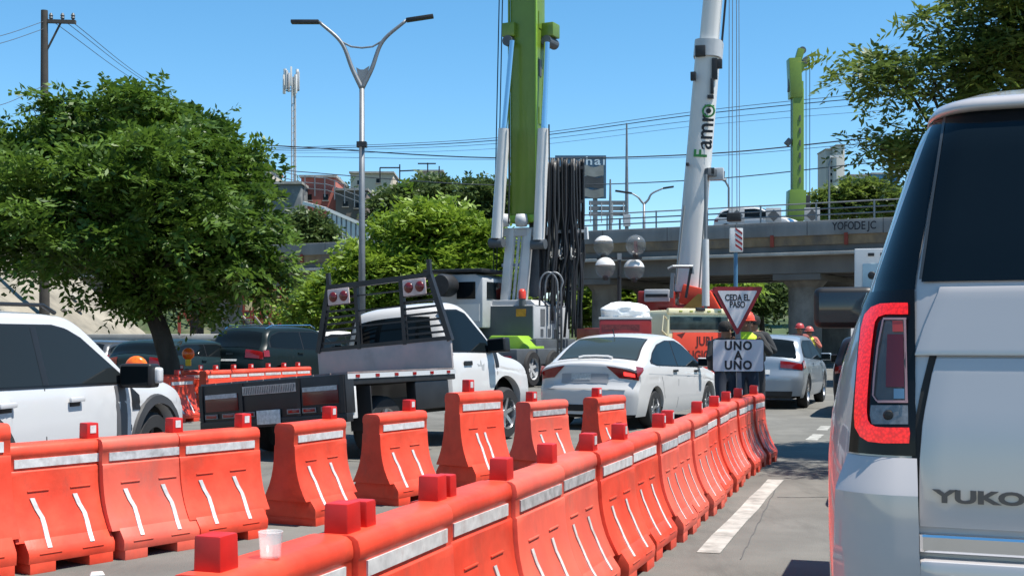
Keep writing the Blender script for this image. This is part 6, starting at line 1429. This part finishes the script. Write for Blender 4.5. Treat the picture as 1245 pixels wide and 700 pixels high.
facade('hill_house', 'cream rooftop block with a metal frame on the hill', 508, 538, 209, 240, 168, m_cream2, [(518, 220, 6, 6)])
# roof frames, railing and retaining wall panels
root = thing('roof_frame', 'thin metal frame standing on the far rooftops', 'frame', G(500, 164, CH+(HY-222)*164/F)); s = F/164
for a, b in (((462, 222), (462, 204)), ((486, 224), (486, 200)), ((462, 204), (486, 204)), ((520, 222), (520, 198)), ((508, 199), (530, 199)), ((486, 208), (510, 207)), ((534, 220), (534, 202))):
    MB().bar(((a[0]-500)/s, 0, (222-a[1])/s), ((b[0]-500)/s, 0, (222-b[1])/s), 0.16).build('frame_bar', m_dark_steel, root)
DR = 118; root = thing('retaining_wall', 'white panelled retaining wall stepping down the hillside', 'wall', G(422, DR, 0)); s = F/DR
for k in range(9):
    x = 398+k*5.8; yt1 = 256+ (x-398)*0.42; yb1 = 292; z1, z2 = CH+(HY-yt1)/s, CH+(HY-yb1)/s
    MB().box(((x+2.9-422)/s, 0, (z1+z2)/2-0.6), (5.0/s, 0.25, z1-z2+1.2)).build('panel', m_white, root, bevel=0.02); MB().box(((x-422)/s, -0.1, (z1+z2)/2-0.6), (0.09, 0.2, z1-z2+1.4)).build('post', m_cdark, root)
MB().bar(((396-422)/s, -0.1, CH+(HY-254)/s), ((452-422)/s, -0.1, CH+(HY-278)/s), 0.35, 0.3).build('coping', m_white, root); MB().bar(((365-422)/s, 2, CH+(HY-244)/s), ((396-422)/s, -0.1, CH+(HY-254)/s), 0.3, 0.3).build('coping', m_white, root)
root = thing('hill_fence', 'wire mesh fence running along the top of the left hill', 'fence', G(360, 126, 0)); s = F/126
def fp(px): return CH+(HY-np.interp(px, [286, 330, 366, 400, 440, 446], [196, 206, 215, 218, 233, 236]))/s
for px in range(288, 447, 12): MB().bar(((px-360)/s, -0.6, fp(px)-1.9), ((px-360)/s, -0.6, fp(px)+0.1), 0.10).build('post', m_steel, root)
for dz in (0.0, -0.6, -1.2):
    MB().tube([((px-360)/s, -0.6, fp(px)+dz) for px in range(286, 447, 8)], 0.045, 5).build('rail', m_steel, root)

# ------------------------------------------------------------------ white concrete guard rail and scaffold on the left
root = thing('guard_rail', 'pale concrete guard rail along the foot of the embankment', 'barrier', G(180, 33)); s = F/33
MB().box((0.3, 0, CH+(HY-409.5)/s), (200/s, 0.2, 0.16)).build('rail', m_ledge, root, bevel=0.02)
for k in range(7): MB().box((-85/s+k*29/s, 0.02, 0.66), (0.2, 0.16, 1.34)).build('post', m_ledge, root, bevel=0.02)
MB().box((0.3, 0.05, 0.42), (200/s, 0.1, 0.5)).build('base_panel', m_conc, root)
root = thing('scaffold_stairs', 'red brown scaffold stairs with a pale yellow sheet under the overpass', 'scaffold', G(320, 50)); s = F/50
S = lambda px, py, y=0: Vector(((px-320)/s, y, CH+(HY-py)/s))
MB().box(S(320, 366, 0.2), (46/s, 0.06, 24/s)).build('sheet', mat('pale_yellow', (0.60, 0.54, 0.30), 0.7, var=0.12, scale=1.5), root)
for px in (296, 308, 319, 330, 341):
    for y in (0, 1.4): MB().tube([Vector((S(px, 400).x, y, 0)), S(px, 348, y)], 0.04, 6).build('upright', m_red_post, root)
for py in (378, 386, 352): 
    for y in (0, 1.4): MB().bar(S(294, py, y), S(343, py, y), 0.06).build('ledger', m_red_post, root)
for k in range(3):
    MB().bar(S(296+14*k, 384, -0.1), S(318+14*k, 412, -0.1), 0.16, 0.05).build('stair_string', m_conc, root)
for k in range(8): MB().bar(S(300+3*k, 388+3*k, -0.2), S(306+3*k, 388+3*k, -0.2), 0.3, 0.04).build('tread', m_steel, root)
root = thing('site_frame', 'rusty red braced frame beside the concrete slope', 'frame', G(232, 46)); s = F/46; S = lambda px, py: Vector(((px-232)/s, 0, CH+(HY-py)/s))
for a, b in (((233, 372), (233, 455)), ((218, 380), (218, 455)), ((215, 372), (240, 368)), ((222, 376), (240, 408)), ((240, 366), (240, 455))): MB().bar(S(*a), S(*b), 0.10).build('frame_bar', m_red_post, root)

# ------------------------------------------------------------------ people
def person(label, px, D, az, h=1.72, shirt=(0.02, 0.02, 0.022), trousers=(0.03, 0.035, 0.05), hat=None, vest=None, pose='arms_up', skin=(0.25, 0.13, 0.08), bag=False, group=None):
    k = h/1.72
    J_ = {'pel': (0, 0, .95), 'sp': (0, .01, 1.15), 'ch': (0, 0, 1.36), 'nk': (0, .01, 1.48), 'hd': (0, .03, 1.58), 'tp': (0, .03, 1.70)}
    E = [('pel', 'sp'), ('sp', 'ch'), ('ch', 'nk'), ('nk', 'hd'), ('hd', 'tp')]; Rd = {'pel': (.15, .12), 'sp': (.14, .105), 'ch': (.165, .12), 'nk': (.06, .06), 'hd': (.085, .10), 'tp': (.05, .06)}
    for s_, n in ((-1, 'l'), (1, 'r')):
        if pose == 'arms_up': el, wr, hn = (s_*.33, .08, 1.16), (s_*.22, .27, 1.30), (s_*.17, .33, 1.36)
        else: el, wr, hn = (s_*.25, -.02, 1.12), (s_*.26, .06, .90), (s_*.26, .09, .80)
        J_.update({n+'sh': (s_*.19, 0, 1.40), n+'el': el, n+'wr': wr, n+'ha': hn, n+'hip': (s_*.09, 0, .90), n+'kn': (s_*.11, .02+(.05 if s_ > 0 else -.03), .50), n+'an': (s_*.12, -.02+(.08 if s_ > 0 else -.06), .09), n+'to': (s_*.14, .14+(.08 if s_ > 0 else -.06), .035)})
        Rd.update({n+'sh': (.075, .075), n+'el': (.052, .052), n+'wr': (.036, .036), n+'ha': (.042, .03), n+'hip': (.10, .105), n+'kn': (.068, .068), n+'an': (.05, .05), n+'to': (.045, .035)})
        E += [('ch', n+'sh'), (n+'sh', n+'el'), (n+'el', n+'wr'), (n+'wr', n+'ha'), ('pel', n+'hip'), (n+'hip', n+'kn'), (n+'kn', n+'an'), (n+'an', n+'to')]
    ks = list(J_); me = bpy.data.meshes.new('body'); me.from_pydata([J_[a] for a in ks], [(ks.index(a), ks.index(b)) for a, b in E], [])
    o = bpy.data.objects.new('body', me); C.objects.link(o); sk = o.modifiers.new('s', 'SKIN'); ss = o.modifiers.new('u', 'SUBSURF'); ss.levels = 2; ss.render_levels = 2
    for i, a in enumerate(ks): me.skin_vertices[0].data[i].radius = Rd[a]; me.skin_vertices[0].data[i].use_root = (a == 'pel')
    dg = bpy.context.evaluated_depsgraph_get(); m2 = bpy.data.meshes.new_from_object(o.evaluated_get(dg)); bpy.data.objects.remove(o)
    root = thing('person', label, 'person', G(px, D), az, group)
    nm = 'cloth_%d_%d' % (px, D); ms = [mat(nm+'t', trousers, 0.9, var=0.15), mat(nm+'s', shirt, 0.9, var=0.15), mat('skin', skin, 0.6), mat('shoe', (0.02, 0.018, 0.016), 0.6)]
    for m_ in ms: m2.materials.append(m_)
    hands = [Vector(J_['lha']), Vector(J_['rha'])]
    for p in m2.polygons:
        c = p.center; p.use_smooth = True
        p.material_index = 3 if c.z < 0.09 else 0 if c.z < 0.97 else 2 if c.z > 1.475 else 1
        if min((c-h_).length for h_ in hands) < 0.075: p.material_index = 2
    b = link('body', m2, root); b.scale = (k, k, k)
    # fingers
    for i, hnd in enumerate(hands):
        wr_ = Vector(J_[('l', 'r')[i]+'wr']); d = (hnd-wr_).normalized(); sd = d.cross(Vector((0, 1, 0.2))).normalized()
        for f_ in range(4):
            st = hnd+sd*(f_-1.5)*0.02; L_ = (0.06, 0.072, 0.068, 0.052)[f_]; MB().tube([st*k, (st+d*L_*.55+Vector((0, .01, 0)))*k, (st+d*L_*.9+Vector((0, .03, -.01)))*k], [0.009, 0.0085, 0.006], 6).build('finger', ms[2], root, smooth=True)
        st = hnd-sd*0.035-d*0.03; MB().tube([st*k, (st-sd*0.03+d*0.03)*k, (st-sd*0.03+d*0.055)*k], [0.011, 0.010, 0.007], 6).build('thumb', ms[2], root, smooth=True)
    # face and hair
    for s_ in (-1, 1):
        MB().lathe([(0, -.004), (.010, 0), (.0, .004)], Vector((s_*.033, .125, 1.60))*k, 8, 'y').build('eye', m_black, root); MB().lathe([(0, -.01), (.022, 0), (.0, .012)], Vector((s_*.088, .03, 1.585))*k, 8, 'x').build('ear', ms[2], root)
    MB().box(Vector((0, .132, 1.575))*k, (0.022, 0.03, 0.04), taper=(.5, .4)).build('nose', ms[2], root); MB().box(Vector((0, .122, 1.535))*k, (0.045, 0.008, 0.010)).build('mouth', mat('lip', (0.2, 0.07, 0.06), .6), root)
    if hat:
        mb = MB(); mb.lathe([(.118, 0), (.122, .015), (.115, .06), (.085, .115), (.04, .138), (0, .14)], Vector((0, .03, 1.625))*k, 18); mb.lathe([(.11, .0), (.155, .005), (.11, .012)], Vector((0, .05, 1.625))*k, 18); mb.build('helmet', mat('hat%d%d' % (px, D), hat, 0.4), root, smooth='auto')
    else:
        mb = MB(); mb.lathe([(.10, -.03), (.112, .03), (.095, .09), (.05, .118), (0, .124)], Vector((0, .015, 1.60))*k, 16); mb.build('hair', mat('hair', (0.012, 0.01, 0.009), .8, bump=.5, bscale=80), root, smooth=True)
    if vest:
        mb = MB(); P_ = []
        for z, rx, ry in ((.93, .178, .15), (1.05, .172, .138), (1.2, .172, .136), (1.34, .19, .145), (1.42, .17, .12), (1.475, .10, .085)):
            P_.append([(rx*math.cos(a)*k, ry*math.sin(a)*k, z*k) for a in np.linspace(0, 2*math.pi, 25)])
        mb.grid(P_); v = mb.build('vest', mat('vest%d%d' % (px, D), vest, 0.6, var=.1), root, smooth=True)
        for z in (1.08,):
            mb = MB(); mb.grid([[(.180*math.cos(a)*k, .146*math.sin(a)*k, (z+d)*k) for a in np.linspace(0, 2*math.pi, 25)] for d in (-.025, .025)]); mb.build('vest_band', m_reflect, v)
    if bag: MB().box(Vector((0, -.2, 1.22))*k, (0.30, 0.16, 0.42)).build('backpack', m_black, root, bevel=0.05, segs=3)
person('person in a yellow vest and orange helmet behind the yield sign', 907, 17.0, R(190), 1.72, (0.03, 0.03, 0.03), (0.02, 0.025, 0.04), hat=(0.65, 0.08, 0.04), vest=(0.55, 0.75, 0.03))
person('person in black with a backpack at the banner side of the yield sign', 882, 17.0, R(160), 1.62, bag=True)
person('person in dark clothes on the silver hatchback side of the yield sign', 916, 18.6, R(200), 1.74, (0.025, 0.027, 0.03), (0.03, 0.03, 0.034), bag=True)
person('worker with a red helmet beyond the silver hatchback roof', 972, 33.0, R(180), 1.74, (0.25, 0.08, 0.07), hat=(0.4, 0.05, 0.05))
person('worker in an orange and yellow vest near the overpass column', 984, 34.0, R(200), 1.66, (0.4, 0.12, 0.09), hat=(0.5, 0.12, 0.1), vest=(0.6, 0.65, 0.05))
person('worker in an orange shirt standing on the road by the banner lorry', 872, 40.0, R(180), 1.75, (0.55, 0.10, 0.05), hat=(0.6, 0.1, 0.05))
